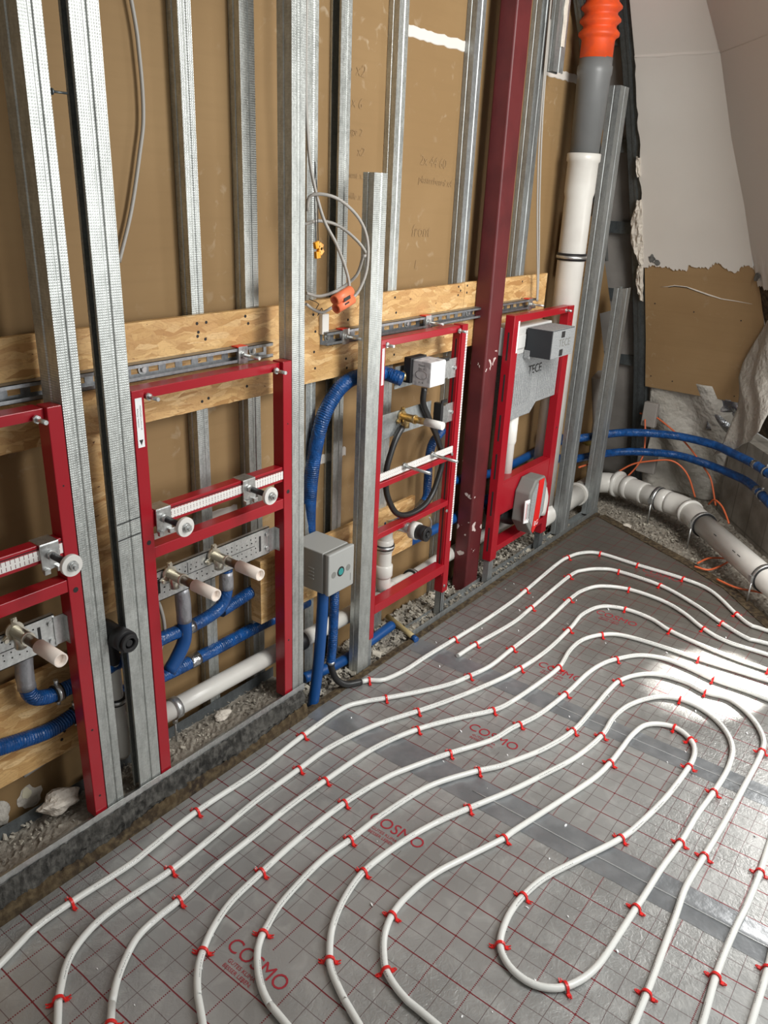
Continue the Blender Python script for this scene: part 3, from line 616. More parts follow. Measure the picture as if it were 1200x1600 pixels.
# ================================================================ HEATING PIPES AND CLIPS
plab = {'p1': 'white floor heating pipe coming out of the short black sleeve beside the short metal stud',
 'p2': 'white floor heating pipe whose cut end disappears at the tape seam',
 'p3': 'long white floor heating pipe running beside the kerb, outermost of the nested loops',
 'p4': 'long white floor heating pipe, second in from the kerb', 'p5': 'long white floor heating pipe, third in from the kerb',
 'p6': 'long white floor heating pipe, fourth in from the kerb', 'p7': 'long white floor heating pipe, fifth in from the kerb, bending back at right',
 'p8': 'innermost white floor heating pipe with the closed bottom loop', 'p9': 'short white heating pipe run along the right photo edge, inner one', 'p10': 'white heating pipe piece at the bottom right corner'}
ploc = {'p1': 'pipe from the black sleeve', 'p2': 'pipe with the taped end', 'p3': 'outermost long pipe by the kerb', 'p4': 'second long pipe from the kerb', 'p5': 'third long pipe from the kerb', 'p6': 'fourth long pipe from the kerb', 'p7': 'fifth long pipe from the kerb', 'p8': 'innermost looped pipe', 'p9': 'inner pipe at the right edge', 'p10': 'bottom right corner pipe'}
ords = ['first', 'second', 'third', 'fourth', 'fifth', 'sixth', 'seventh', 'eighth', 'ninth', 'tenth', 'eleventh', 'twelfth', 'thirteenth', 'fourteenth', 'fifteenth', 'sixteenth', 'seventeenth', 'eighteenth', 'nineteenth', 'twentieth']
curves = {}
for k, pts in PIPES.items():
    p = [(x/1000, y/1000, .0095) for x, y in pts]
    def ext(a, c, L=.5): d = Vector(c)-Vector(a); return tuple(Vector(c)+d.normalized()*L)
    if k != 'p1' and k != 'p2': p = [ext(p[1], p[0])]+p
    p = p+[ext(p[-2], p[-1])]
    if k == 'p1': p[0] = (p[0][0], p[0][1], .0095)
    c = spline(p, .012)
    if k == 'p8':                                # the loop stands a little off the foil at its turns
        c = [Vector((v.x, v.y, v.z+.010*math.exp(-((v.x-.78)**2+(v.y-.30)**2)/.02)+.012*math.exp(-((v.x-2.1)**2+(v.y-.42)**2)/.02))) for v in c]
    if k == 'p7': c = [Vector((v.x, v.y, v.z+.014*math.exp(-((v.x-2.2)**2+(v.y-.3)**2)/.03))) for v in c]
    curves[k] = c
    b = MB(); b.tube(c, .0082, 14, uvs=True); o = P(b, 'heating_pipe', M['pipe'], None); tag(o, plab[k], 'pipe', 'white floor heating pipes')
# clip prototype: arch over the pipe with two barbed feet
def clip_proto():
    b = MB(); w = .0032; r = .0105; pts = []
    pts.append((0, -.017, .0005)); pts.append((0, -.0125, .0035))
    for k in range(11):
        a = math.pi*(1-k/10); pts.append((0, math.cos(a)*r, .0095+math.sin(a)*r))
    pts.append((0, .0125, .0035)); pts.append((0, .017, .0005))
    n = len(pts); vs = []
    for i, p in enumerate(pts):
        q0 = Vector(pts[max(i-1, 0)]); q1 = Vector(pts[min(i+1, n-1)]); t = (q1-q0).normalized(); nr = Vector((0, -t.z, t.y)); p = Vector(p); th = .0016
        for sx, sn in ((-1, -1), (1, -1), (1, 1), (-1, 1)): vs.append(tuple(p+Vector((sx*w, 0, 0))+nr*sn*th))
    fs = [(i*4+k, i*4+(k+1) % 4, (i+1)*4+(k+1) % 4, (i+1)*4+k) for i in range(n-1) for k in range(4)]+[(0, 3, 2, 1), ((n-1)*4, (n-1)*4+1, (n-1)*4+2, (n-1)*4+3)]
    b.add(vs, fs)
    for sy in (-1, 1):                           # feet and barbs
        b.box(-.0045, .0045, sy*.0155-.004, sy*.0155+.004, .0, .0042)
        b.obox((.003, sy*.0215, .004), (0, sy*.7, .5), (1, 0, 0), (0, -.5, sy*.7), .0045, .0011, .0011)
        b.obox((-.003, sy*.0215, .003), (.3, sy*.8, .2), (1, -.3, 0), (0, -.5, sy*.7), .004, .0011, .0011)
    return b
proto = None
for k, pts in CLIPS.items():
    c = curves[k]
    for i, (x, y) in enumerate(pts):
        p = Vector((x/1000, y/1000, 0)); j = min(range(1, len(c)-1), key=lambda q: (c[q].xy-p.xy).length); t = (c[j+1]-c[j-1]).normalized()
        if proto is None: proto = P(clip_proto(), 'pipe_clip', M['clip'], None); o = proto
        else: o = proto.copy(); COL.objects.link(o)
        o.location = (c[j].x, c[j].y, max(0, c[j].z-.0095)); o.rotation_euler = (0, 0, math.atan2(t.y, t.x)+random.uniform(-.12, .12))
        lab = 'red clip on the '+ploc[k]+(', '+ords[i]+' from its left end' if len(pts) > 1 else '')
        tag(o, lab, 'pipe clip', 'red pipe clips')
# white crumbs on the foil
b = MB(); rr = random.Random(3)
for i in range(90):
    x = rr.uniform(.6, 3.2); y = rr.uniform(0, 1.42); s = rr.uniform(.0015, .004)
    b.obox((x, y, s*.6), (rr.random(), rr.random(), 0), (-rr.random(), 1, .2), (0, .2, 1), s, s*.6, s*.5)
tag(P(b, 'plaster_crumbs', M['whitelab'], None), 'tiny white plaster crumbs scattered over the grey foil', 'crumbs', None, 'stuff')
# rubble
def chips(name, n, reg, smin, smax, lab, seed, m):
    b = MB(); rr = random.Random(seed)
    for _ in range(n):
        x0, x1, y0, y1, z = reg[rr.randrange(len(reg))]
        x = rr.uniform(x0, x1); y = rr.uniform(y0, y1); s = rr.uniform(smin, smax)*(.5+rr.random()**3)
        ax = Vector((rr.uniform(-1, 1), rr.uniform(-1, 1), rr.uniform(-.5, .5))); ay = ax.cross(Vector((rr.uniform(-.4, .4), rr.uniform(-.4, .4), 1))); az = ax.cross(ay)
        c = Vector((x, y, z+rr.uniform(.0, .008))); ax.normalize(); ay.normalize(); az.normalize()
        vs = []
        for (i, j, k) in ((-1, -1, -1), (1, -1, -1), (1, 1, -1), (-1, 1, -1), (-1, -1, 1), (1, -1, 1), (1, 1, 1), (-1, 1, 1)):
            vs.append(c+ax*s*i*rr.uniform(.5, 1.2)+ay*s*.7*j*rr.uniform(.4, 1.1)+az*s*.35*k*rr.uniform(.4, 1))
        b.add(vs, [(0, 3, 2, 1), (4, 5, 6, 7), (0, 1, 5, 4), (1, 2, 6, 5), (2, 3, 7, 6), (3, 0, 4, 7)])
    return tag(P(b, name, m, None), lab, 'rubble', None, 'stuff')
chips('rubble_chips', 2600, [(1.62, 2.7, 1.495, 1.645, -.002), (1.9, 2.5, 1.5, 1.64, .0), (2.7, 3.7, 1.50, 1.64, -.004)], .004, .014, 'loose grey and cream rubble chips behind the foil edge, under the frames', 21, M['rubble'])
chips('kerb_rubble', 900, [(-.1, 1.58, 1.52, 1.64, .08)], .002, .006, 'fine grey rubble on the kerb top behind the red frames', 22, M['rubble'])
chips('corner_rubble', 900, [(3.72, 4.15, 1.05, 1.46, -.02), (3.6, 4.1, .7, 1.2, -.02)], .002, .008, 'fine gravel in the far corner beside the big white drain pipe', 23, M['rubble'])
# ================================================================ STUDS
def cprof(x0, x1, y0, depth, z0, z1, name, m, web='L', t=.0012, lip=.007, par=None, label=None, groove=True):
    # steel C profile standing upright: flange towards the room at y0, web on one side, lips on the other
    y1 = y0+depth
    xm = (x0+x1)/2; gr = .0022 if groove else 0
    if web == 'L': line = [(x1-lip*0, y0+lip), (x1, y0), (xm+.006, y0), (xm+.003, y0+gr), (xm-.003, y0+gr), (xm-.006, y0), (x0, y0), (x0, y0+depth*.42), (x0+gr, y0+depth*.46), (x0+gr, y0+depth*.54), (x0, y0+depth*.58), (x0, y1), (x1, y1), (x1, y1-lip)]
    else: line = [(x0, y0+lip), (x0, y0), (xm-.006, y0), (xm-.003, y0+gr), (xm+.003, y0+gr), (xm+.006, y0), (x1, y0), (x1, y1), (x0, y1), (x0, y1-lip)]
    pts = [Vector((a, b_, 0)) for a, b_ in line]; n = len(pts); inner = []
    c = Vector(((x0+x1)/2, (y0+y1)/2, 0))
    for i, p in enumerate(pts):
        d = Vector((0, 0, 0))
        if i: d += (p-pts[i-1]).normalized()
        if i < n-1: d += (pts[i+1]-p).normalized()
        d.normalize(); nr = Vector((-d.y, d.x, 0)); nr = nr if nr.dot(c-p) > 0 else -nr
        if abs(nr.dot((c-p).normalized())) < .05: nr = (c-p).normalized()
        inner.append(p+nr*t)
    vs = []
    for z in (z0, z1):
        vs += [(p.x, p.y, z) for p in pts]+[(p.x, p.y, z) for p in inner]
    N = 2*n; fs = []
    for i in range(n-1):
        fs += [(i, i+1, N+i+1, N+i), (n+i, N+n+i, N+n+i+1, n+i+1), (i, n+i, n+i+1, i+1), (N+i, N+i+1, N+n+i+1, N+n+i)]
    fs += [(0, N, N+n, n), (n-1, 2*n-1, N+2*n-1, N+n-1)]
    b = MB(); b.add(vs, fs); o = P(b, name, m, par)
    if label: tag(o, label, 'stud')
    return o
S = lambda *a, **k: cprof(*a, **k)
TOP = 3.0
S(.874, .921, YF, .072, .096, TOP, 'metal_stud', M['galv'], 'L', label='tall bright galvanised stud fixed right beside the leftmost red frame')
s2 = S(.974, 1.038, YF, .032, .096, TOP, 'metal_stud', M['galv'], 'R', label='tall galvanised stud with two black pencil marks, left of the second red frame')
for z in (.862, .822): b = MB(); b.obox((1.006, YF-.0006, z), (1, 0, .04), (0, 1, 0), (0, 0, 1), .031, .0004, .0012); P(b, 'marker_line', M['ink'], s2)
b = MB(); b.cyl((.965, 1.497, 1.742), (.935, 1.497, 1.742), .0022, 8); b.cyl((.935, 1.497, 1.742), (.932, 1.497, 1.742), .006, 12); P(b, 'screw', M['dark_steel'], s2)
S(1.554, 1.603, YF, .048, .096, TOP, 'metal_stud', M['galv'], 'L', label='full-height galvanised stud right of the second red frame, cable hanging beside it')
S(1.885, 1.946, YF, .04, .0, 1.642, 'metal_stud', M['galv'], 'L', label='short free-ended galvanised stud beside the third red frame')
S(3.502, 3.592, YF, .05, .01, 2.035, 'metal_stud', M['galvs'], 'L', label='galvanised stud right of the toilet frame, ending under the roof slope')
S(3.873, 3.965, YF, .05, .01, 1.20, 'metal_stud', M['galvs'], 'L', label='short galvanised stud farthest right, beneath the torn wall edge')
bk = [(1.334, 1.372, 'L', 'back wall stud behind the left half of the second red frame'), (1.518, 1.566, 'L', 'bright back wall stud just left of the tall stud with the hanging cable'),
      (1.757, 1.801, 'L', 'back wall stud behind the hanging cable coil'), (1.891, 1.937, 'R', 'back wall stud with dark open side, right of the cable coil'),
      (2.150, 2.198, 'L', 'back wall stud rising above the third red frame'), (2.572, 2.628, 'L', 'grey back wall stud just left of the dark red steel column'),
      (3.012, 3.086, 'L', 'back wall stud just right of the dark red steel column')]
for i, (x0, x1, w, lab) in enumerate(bk):
    S(x0, x1, 1.616, .0385, .075 if x0 < 1.6 else -.01, TOP, 'metal_stud', M['galv'] if i not in (5, 6) else M['galvs'], w, label='galvanised '+lab)
S(.16, .20, 1.616, .0385, .075, TOP, 'metal_stud', M['galv'], 'L', label='galvanised back wall stud at the far left, mostly outside the view')
# dangling offcut stud above the toilet frame and its paper edged strip
o = S(3.05, 3.135, 1.565, .03, 2.035, TOP, 'metal_stud', M['galvs'], 'L', label='galvanised stud offcut hanging beside the orange bellows, plaster strip on it')
b = MB(); vs = []
for i in range(31):
    z = 2.12+(TOP-2.12)*i/30; e = random.uniform(-.004, .004); vs += [(3.088+e, 1.5645, z), (3.112+e*.6, 1.5645, z), (3.091+e, 1.559, z), (3.110+e*.6, 1.559, z)]
b.add(vs, [(i*4+a, i*4+c, i*4+4+c, i*4+4+a) for i in range(30) for a, c in ((2, 3), (0, 2), (3, 1))]); P(b, 'plaster_strip', M['gyps'], o)
# floor tracks
b = MB(); b.box(-.3, 1.603, 1.4735, 1.4747, .088, .112); b.box(-.3, 1.603, 1.4735, 1.50, .0915, .0927)
tag(P(b, 'floor_track', M['zinc'], None), 'thin bright metal track edge along the top of the dark kerb', 'track')
b = MB(); b.box(-.3, 1.60, 1.612, 1.6132, .07, .115); b.box(-.3, 1.60, 1.612, 1.655, .07, .0712); tag(P(b, 'floor_track', M['galvd'], None), 'dusty grey metal track at the foot of the back wall behind the kerb', 'track')
b = MB(); b.box(2.22, 3.98, 1.478, 1.4792, -.005, .028); b.box(2.22, 3.98, 1.478, 1.53, -.005, -.0038); b.box(2.22, 3.98, 1.5288, 1.53, -.005, .02)
tag(P(b, 'floor_track', M['galvs'], None), 'low metal floor track under the third and toilet frames behind the foil edge', 'track')
# ================================================================ RED COLUMN
def column():
    x0, x1, y0, y1 = 2.683, 2.785, 1.53, 1.60; r = .008; line = []
    for cx, cy, a0 in ((x0+r, y0+r, math.pi), (x1-r, y0+r, 1.5*math.pi), (x1-r, y1-r, 0), (x0+r, y1-r, .5*math.pi)):
        for k in range(5): a = a0+k*math.pi/8; line.append((cx+math.cos(a)*r, cy+math.sin(a)*r, -.03))
    b = MB(); b.prism(line, (0, 0, TOP+.03)); o = P(b, 'steel_column', M['redbeam'], None); tag(o, 'dark oxide-red steel column with flaked paint between the third and toilet frames', 'column')
column()
# ================================================================ OSB BOARDS
def board(name, x0, x1, z0, z1, y0, t, lab, holes=(), rough=.0):
    b = MB(); n = max(2, int((x1-x0)/.02)); vs = []; rr = random.Random(int(x0*999))
    top = []; bo = []
    for i in range(n+1):
        x = x0+(x1-x0)*i/n; top.append((x, z1)); bo.append((x, z0+rr.uniform(-rough, rough)))
    for y in (y0, y0+t):
        for x, z in bo: vs.append((x, y, z))
        for x, z in top: vs.append((x, y, z))
    N = 2*(n+1); fs = []
    for i in range(n):
        fs += [(i, i+1, n+1+i+1, n+1+i), (N+i, N+n+1+i, N+n+2+i, N+i+1), (i, N+i, N+i+1, i+1), (n+1+i, n+2+i, N+n+2+i, N+n+1+i)]
    fs += [(0, n+1, N+n+1, N), (n, N+n, N+2*n+1, 2*n+1)]
    b.add(vs, fs); o = P(b, name, M['osb'], None); tag(o, lab, 'board')
    for x, z in holes: b = MB(); b.cyl((x, y0-.0008, z), (x, y0+.001, z), .0042, 8); P(b, 'screw_hole', M['hole'], o)
    return o
H = lambda *a: list(a)
board('osb_board', .10, 1.655, 1.044, 1.287, 1.60, .0155, 'long OSB board across the back wall behind the two left red frames', H((1.335, 1.267), (1.365, 1.267), (1.335, 1.235), (1.36, 1.225), (1.338, 1.245), (1.50, 1.27), (1.51, 1.25), (1.34, 1.065), (1.362, 1.07), (1.50, 1.08), (1.51, 1.19)), .001)
board('osb_board', 1.657, 2.602, 1.048, 1.29, 1.60, .0155, 'OSB board across the back wall behind the third red frame', H((1.77, 1.25), (1.78, 1.20), (1.775, 1.14), (1.78, 1.09), (1.92, 1.27), (1.93, 1.22), (1.925, 1.10), (1.93, 1.07), (2.17, 1.27), (2.18, 1.22), (2.56, 1.28), (2.575, 1.265), (2.56, 1.25), (2.18, 1.08)))
board('osb_board', 2.604, 3.275, 1.05, 1.292, 1.60, .0155, 'OSB board end piece between the red column and the white drain stack', H((3.05, 1.27), (3.06, 1.2), (2.62, 1.28), (2.62, 1.255)))
board('osb_board', .945, 1.062, .56, 1.043, 1.62, .0155, 'upright OSB strip seen between the two left metal studs')
board('osb_board', -.2, 1.0, .236, .498, 1.60, .0155, 'low OSB board behind the blue pipes under the leftmost red frame', H((.85, .30), (.84, .28), (.55, .4)))
board('osb_board', 1.62, 2.36, .305, .515, 1.60, .0155, 'OSB strip the grey control box is screwed to')
board('osb_board', 3.44, 3.80, 1.257, 1.523, 1.60, .018, 'square OSB patch the white drain stack is clamped to', H((3.76, 1.505), (3.80-.02, 1.29), (3.62, 1.38)))
b = MB(); b.box(1.497, 1.548, 1.557, 1.60, .342, .556); b.box(1.548, 1.60, 1.556, 1.60, .342, .556)
bo = P(b, 'osb_block', M['osb'], None, .001); tag(bo, 'thick small OSB block behind the right post of the second frame', 'block')
# ================================================================ MOUNTING RAILS
def rail(x0, x1, z, y0, lab, fix, clampx):
    t = thing('mounting_rail', ((x0+x1)/2, y0, z), lab, 'rail')
    h = .040; b = MB(); y1 = y0+.028
    b.box(x0, x1, y1-.0015, y1, z-h/2, z-.009); b.box(x0, x1, y1-.0015, y1, z+.009, z+h/2)
    n = int((x1-x0)/.05)
    for i in range(n+1):
        xa = x0+i*(x1-x0)/n; b.box(max(x0, xa-.011), min(x1, xa+.011), y1-.0015, y1, z-.0091, z+.0091)
    for s in (-1, 1):
        zz = z+s*h/2; b.box(x0, x1, y0, y1, min(zz, zz-s*.0015), max(zz, zz-s*.0015)); b.box(x0, x1, y0, y0+.0015, min(zz, zz-s*.009), max(zz, zz-s*.009))
    P(b, 'slotted_channel', M['channel'], t)
    for x in fix:
        b = MB(); b.cyl((x, y1-.0015, z), (x, y1-.004, z), .0125, 20); b.cyl((x, y1-.004, z), (x, y1-.010, z), .0065, 6); P(b, 'bolt', M['zinc'], t)
    for x in clampx:
        b = MB(); b.box(x-.016, x+.016, y0-.004, y0, z-.023, z+.023); c = P(b, 'rod_clamp', M['zinc'], t)
        b = MB(); b.cyl((x, y0-.004, z), (x, y0-.012, z), .009, 6); b.cyl((x, y0-.012, z), (x, y0-.065, z), .0045, 12); P(b, 'threaded_rod', M['zinc'], c)
        b = MB(); b.box(x-.018, x+.018, y0-.0025, y0+.022, z+.0205, z+.0235); P(b, 'red_clip_spring', M['clip'], c)
    return t
rail(.05, 1.575, 1.176, 1.572, 'slotted metal mounting rail above the two left red frames', (.27, .75, .94, 1.16, 1.52), (.64, 1.46))
rail(1.80, 2.36, 1.178, 1.572, 'shorter slotted metal mounting rail above the left part of the third frame', (1.83, 2.24), (1.885, 2.33))
rail(2.34, 3.135, 1.180, 1.570, 'slotted metal mounting rail running behind the red column to the toilet frame', (2.38, 2.63), (3.08,))
# ================================================================ RED INSTALLATION FRAMES
def post(t, x0, x1, z0, z1, y0=YF, d=.04, slot=False, holes=()):
    b = MB(); b.box(x0, x1, y0, y0+d, z0, z1); o = P(b, 'upright_post', M['red'], t, .0018)
    xm = (x0+x1)/2
    for z, r in holes: b = MB(); b.cyl((xm, y0-.0006, z), (xm, y0+.002, z), r, 16); P(b, 'drilled_hole', M['hole'], o)
    if slot:
        for z in lin(z0+.10, z1-.12, 5): b = MB(); b.box(x0-.0006, x0+.002, y0+.016, y0+.023, z-.055, z+.055); P(b, 'side_slot', M['hole'], o)
    return o
def bar(t, name, x0, x1, z0, z1, y0=YF+.003, d=.034, m=None): b = MB(); b.box(x0, x1, y0, y0+d, z0, z1); return P(b, name, m or M['red'], t, .0015)
def rodnut(t, name, x, z, y0=1.487, L=.045, r=.0048):
    b = MB(); b.cyl((x, y0, z), (x, y0-L, z), r, 12); b.cyl((x, y0, z), (x, y0-.006, z), .009, 6); return P(b, name, M['zinc'], t)
def clampset(t, x, z, ytip=1.375):
    b = MB(); b.box(x-.022, x+.022, YF-.004, YF, z-.034, z+.026); b.box(x-.022, x+.022, YF-.004, YF+.038, z+.025, z+.028)
    b.box(x-.022, x-.008, YF-.013, YF-.004, z-.040, z-.028); b.box(x+.008, x+.022, YF-.013, YF-.004, z-.040, z-.028)
    c = P(b, 'support_clamp', M['zinc'], t, .001)
    b = MB(); b.cyl((x, YF-.004, z), (x, YF-.016, z), .011, 6); P(b, 'clamp_nut', M['zinc'], c)
    b = MB(); b.cyl((x, YF-.012, z), (x, ytip+.01, z), .0078, 14); P(b, 'black_rod_sleeve', M['black'], c)
    b = MB(); b.cyl((x, ytip+.012, z), (x, ytip+.002, z), .024, 28); P(b, 'washer', M['white'], c, .001, label='cream plastic washer')
    b = MB(); b.cyl((x, ytip+.002, z), (x, ytip, z), .012, 20); b.cyl((x, ytip, z), (x, ytip-.008, z), .0095, 6); b.cyl((x, ytip-.008, z), (x, ytip-.013, z), .005, 10); P(b, 'hexagon_nut', M['zinc'], c)
def outlet(t, x, z, y0, ytip, brassy=False):
    m = M['brass'] if brassy else M['nickel']; b = MB()
    b.cyl((x, y0, z), (x, y0-.006, z), .021, 20); b.tube([(x, y0-.004, z), (x, y0-.05, z), (x, y0-.052, z), (x, y0-.060, z)], [.0135, .0135, .0155, .0155], 22)
    for a in (math.pi/2, math.pi*7/6, math.pi*11/6):
        b.obox((x+math.cos(a)*.022, y0-.004, z+math.sin(a)*.022), (math.cos(a), 0, math.sin(a)), (0, 1, 0), (-math.sin(a), 0, math.cos(a)), .010, .003, .0065)
        b.cyl((x+math.cos(a)*.027, y0-.007, z+math.sin(a)*.027), (x+math.cos(a)*.027, y0-.012, z+math.sin(a)*.027), .005, 8)
    b.tube([(x, y0-.02, z), (x, y0-.02, z-.035)], .0125, 16)
    o = P(b, 'wall_outlet', m, t)
    L = y0-.060; b = MB(); b.cyl((x, L, z), (x, L-.05, z), .0112, 20); P(b, 'threaded_plug', M['brass'] if brassy else M['brown'], o)
    b = MB(); n1 = L-.040
    if brassy: b.cyl((x, n1, z), (x, ytip, z), .0135, 24)
    else:
        b.ring((x, n1, z), (x, ytip, z), .0155, .0125, 28); b.cyl((x, n1, z), (x, ytip+.012, z), .0126, 24)
    P(b, 'plastic_cap', M['cap'] if not brassy else M['white'], o, label='cream plastic cap')
def plate(t, x0, x1, z0, z1, y0, holes=True):
    b = MB(); b.box(x0, x1, y0, y0+.002, z0, z1); b.box(x0, x1, y0, y0+.012, z1-.002, z1); b.box(x0, x1, y0, y0+.012, z0, z0+.002)
    o = P(b, 'mounting_plate', M['zinc'], t)
    b = MB(); b.box(x1-.004, x1+.022, y0-.003, y0, z0+.006, z1-.006); b.box(x1+.02, x1+.022, y0-.02, y0, z0+.006, z1-.006)
    k = P(b, 'end_bracket', M['zinc'], o)
    for z in (z0+.02, z1-.02): b = MB(); b.cyl((x1-.012, y0-.001, z), (x1-.012, y0-.005, z), .006, 14); P(b, 'rivet', M['zinc'], o)
    b = MB(); rr = random.Random(int(x0*1000)); zm = (z0+z1)/2
    x = x0+.02
    while x < x1-.05:
        for dz in (-.022, -.008, .012, .024): 
            if rr.random() < .75: b.cyl((x+rr.uniform(-.004, .004), y0-.0006, zm+dz), (x, y0+.001, zm+dz), .0019, 6)
        x += .018
    b.box(x0+.02, x0+.027, y0-.0006, y0+.001, zm-.02, zm+.02); b.box(x1-.042, x1-.035, y0-.0006, y0+.001, zm-.024, zm+.024)
    b.box(x0+.05, x1-.06, y0-.0006, y0+.001, zm-.0007, zm+.0007)
    for f in (.28, .5): xx = x0+(x1-x0)*f; b.box(xx-.0008, xx+.0008, y0-.0006, y0+.001, zm+.004, zm+.034)
    P(b, 'punched_marks', M['hole'], o)
def vsticker(t, x, z0, z1, w, y=YF-.0006, txt=None):
    b = MB(); b.box(x-w/2, x+w/2, y-.0003, y+.0005, z0, z1); s = P(b, 'instruction_sticker', M['whitelab'], t, 0, 'narrow white sticker with black print')
    if txt:
        for k, (line, dx) in enumerate(txt):
            attach(text_mesh(line, w*.30, M['ink'], 'sticker_print', None, frameM((x+dx, y-.0006, (z0+z1)/2+.012), (0, 0, -1), (1, 0, 0))), s)
        b = MB(); b.prism([(x-w*.3, y-.0007, z0+.018), (x+w*.3, y-.0007, z0+.018), (x, y-.0007, z0+.005)], (0, .0003, 0)); P(b, 'arrow_mark', M['ink'], s)
# frame 1 (cut by the left photo edge) and frame 2 : washbasin frames
def basin_frame(x0, x1, lab, first):
    t = thing('installation_frame', ((x0+x1)/2, YF, .10), lab, 'installation frame', 'red pre-wall installation frames')
    z0, z1 = .098, 1.163
    post(t, x0, x0+.033, z0, z1, holes=((.79, .006), (1.10, .003)) if not first else ((.79, .006),))
    post(t, x1-.033, x1, z0, z1, holes=((.79, .006), (.99, .002), (.30, .003)) if not first else ((.742, .0065), (.99, .002), (.36, .003), (.16, .003)))
    bar(t, 'top_rail', x0+.033, x1-.033, z1-.026, z1-.003, YF+.012, .042)
    # ruler rail
    zr = .845 if not first else .852
    b = MB(); b.box(x0+.033, x1-.033, YF+.004, YF+.036, zr-.022, zr+.022); r = P(b, 'ruler_rail', M['red'], t, .002)
    b = MB(); b.box(x0+.05, x1-.034, YF+.0022, YF+.004, zr-.013, zr+.010); P(b, 'ruler_strip', M['ruler'], r, 0, 'white printed ruler strip')
    b = MB(); b.box(x0+.04, x1-.034, YF+.0032, YF+.005, zr+.0125, zr+.0145); P(b, 'rail_groove', M['hole'], r)
    bar(t, 'cross_rail', x0+.033, x1-.033, .742, .772, YF+.002, .036)
    xs = (1.103, 1.385) if not first else (.515, .805)
    for x in xs: clampset(t, x, zr-.004, 1.392)
    plate(t, x0+.04, x1-.055, .598, .682, 1.518)
    for x in ((1.135, 1.283) if not first else (.575, .722)): outlet(t, x, .668 if not first else .684, 1.515, 1.335)
    for x in (x0+.048, x1-.055): rodnut(t, 'hanger_bolt', x, 1.142, 1.487, .038)
    if not first: vsticker(t, x0+.0165, 1.03, 1.145, .018, txt=(('MONTAGE 2 x M10 x 40', .003), ('Achtung / Attention', -.004)))
    return t
basin_frame(.362, .872, 'red washbasin installation frame at the left photo edge, only its right post fully visible', True)
basin_frame(1.041, 1.553, 'red washbasin installation frame with white ruler rail between two tall metal studs', False)
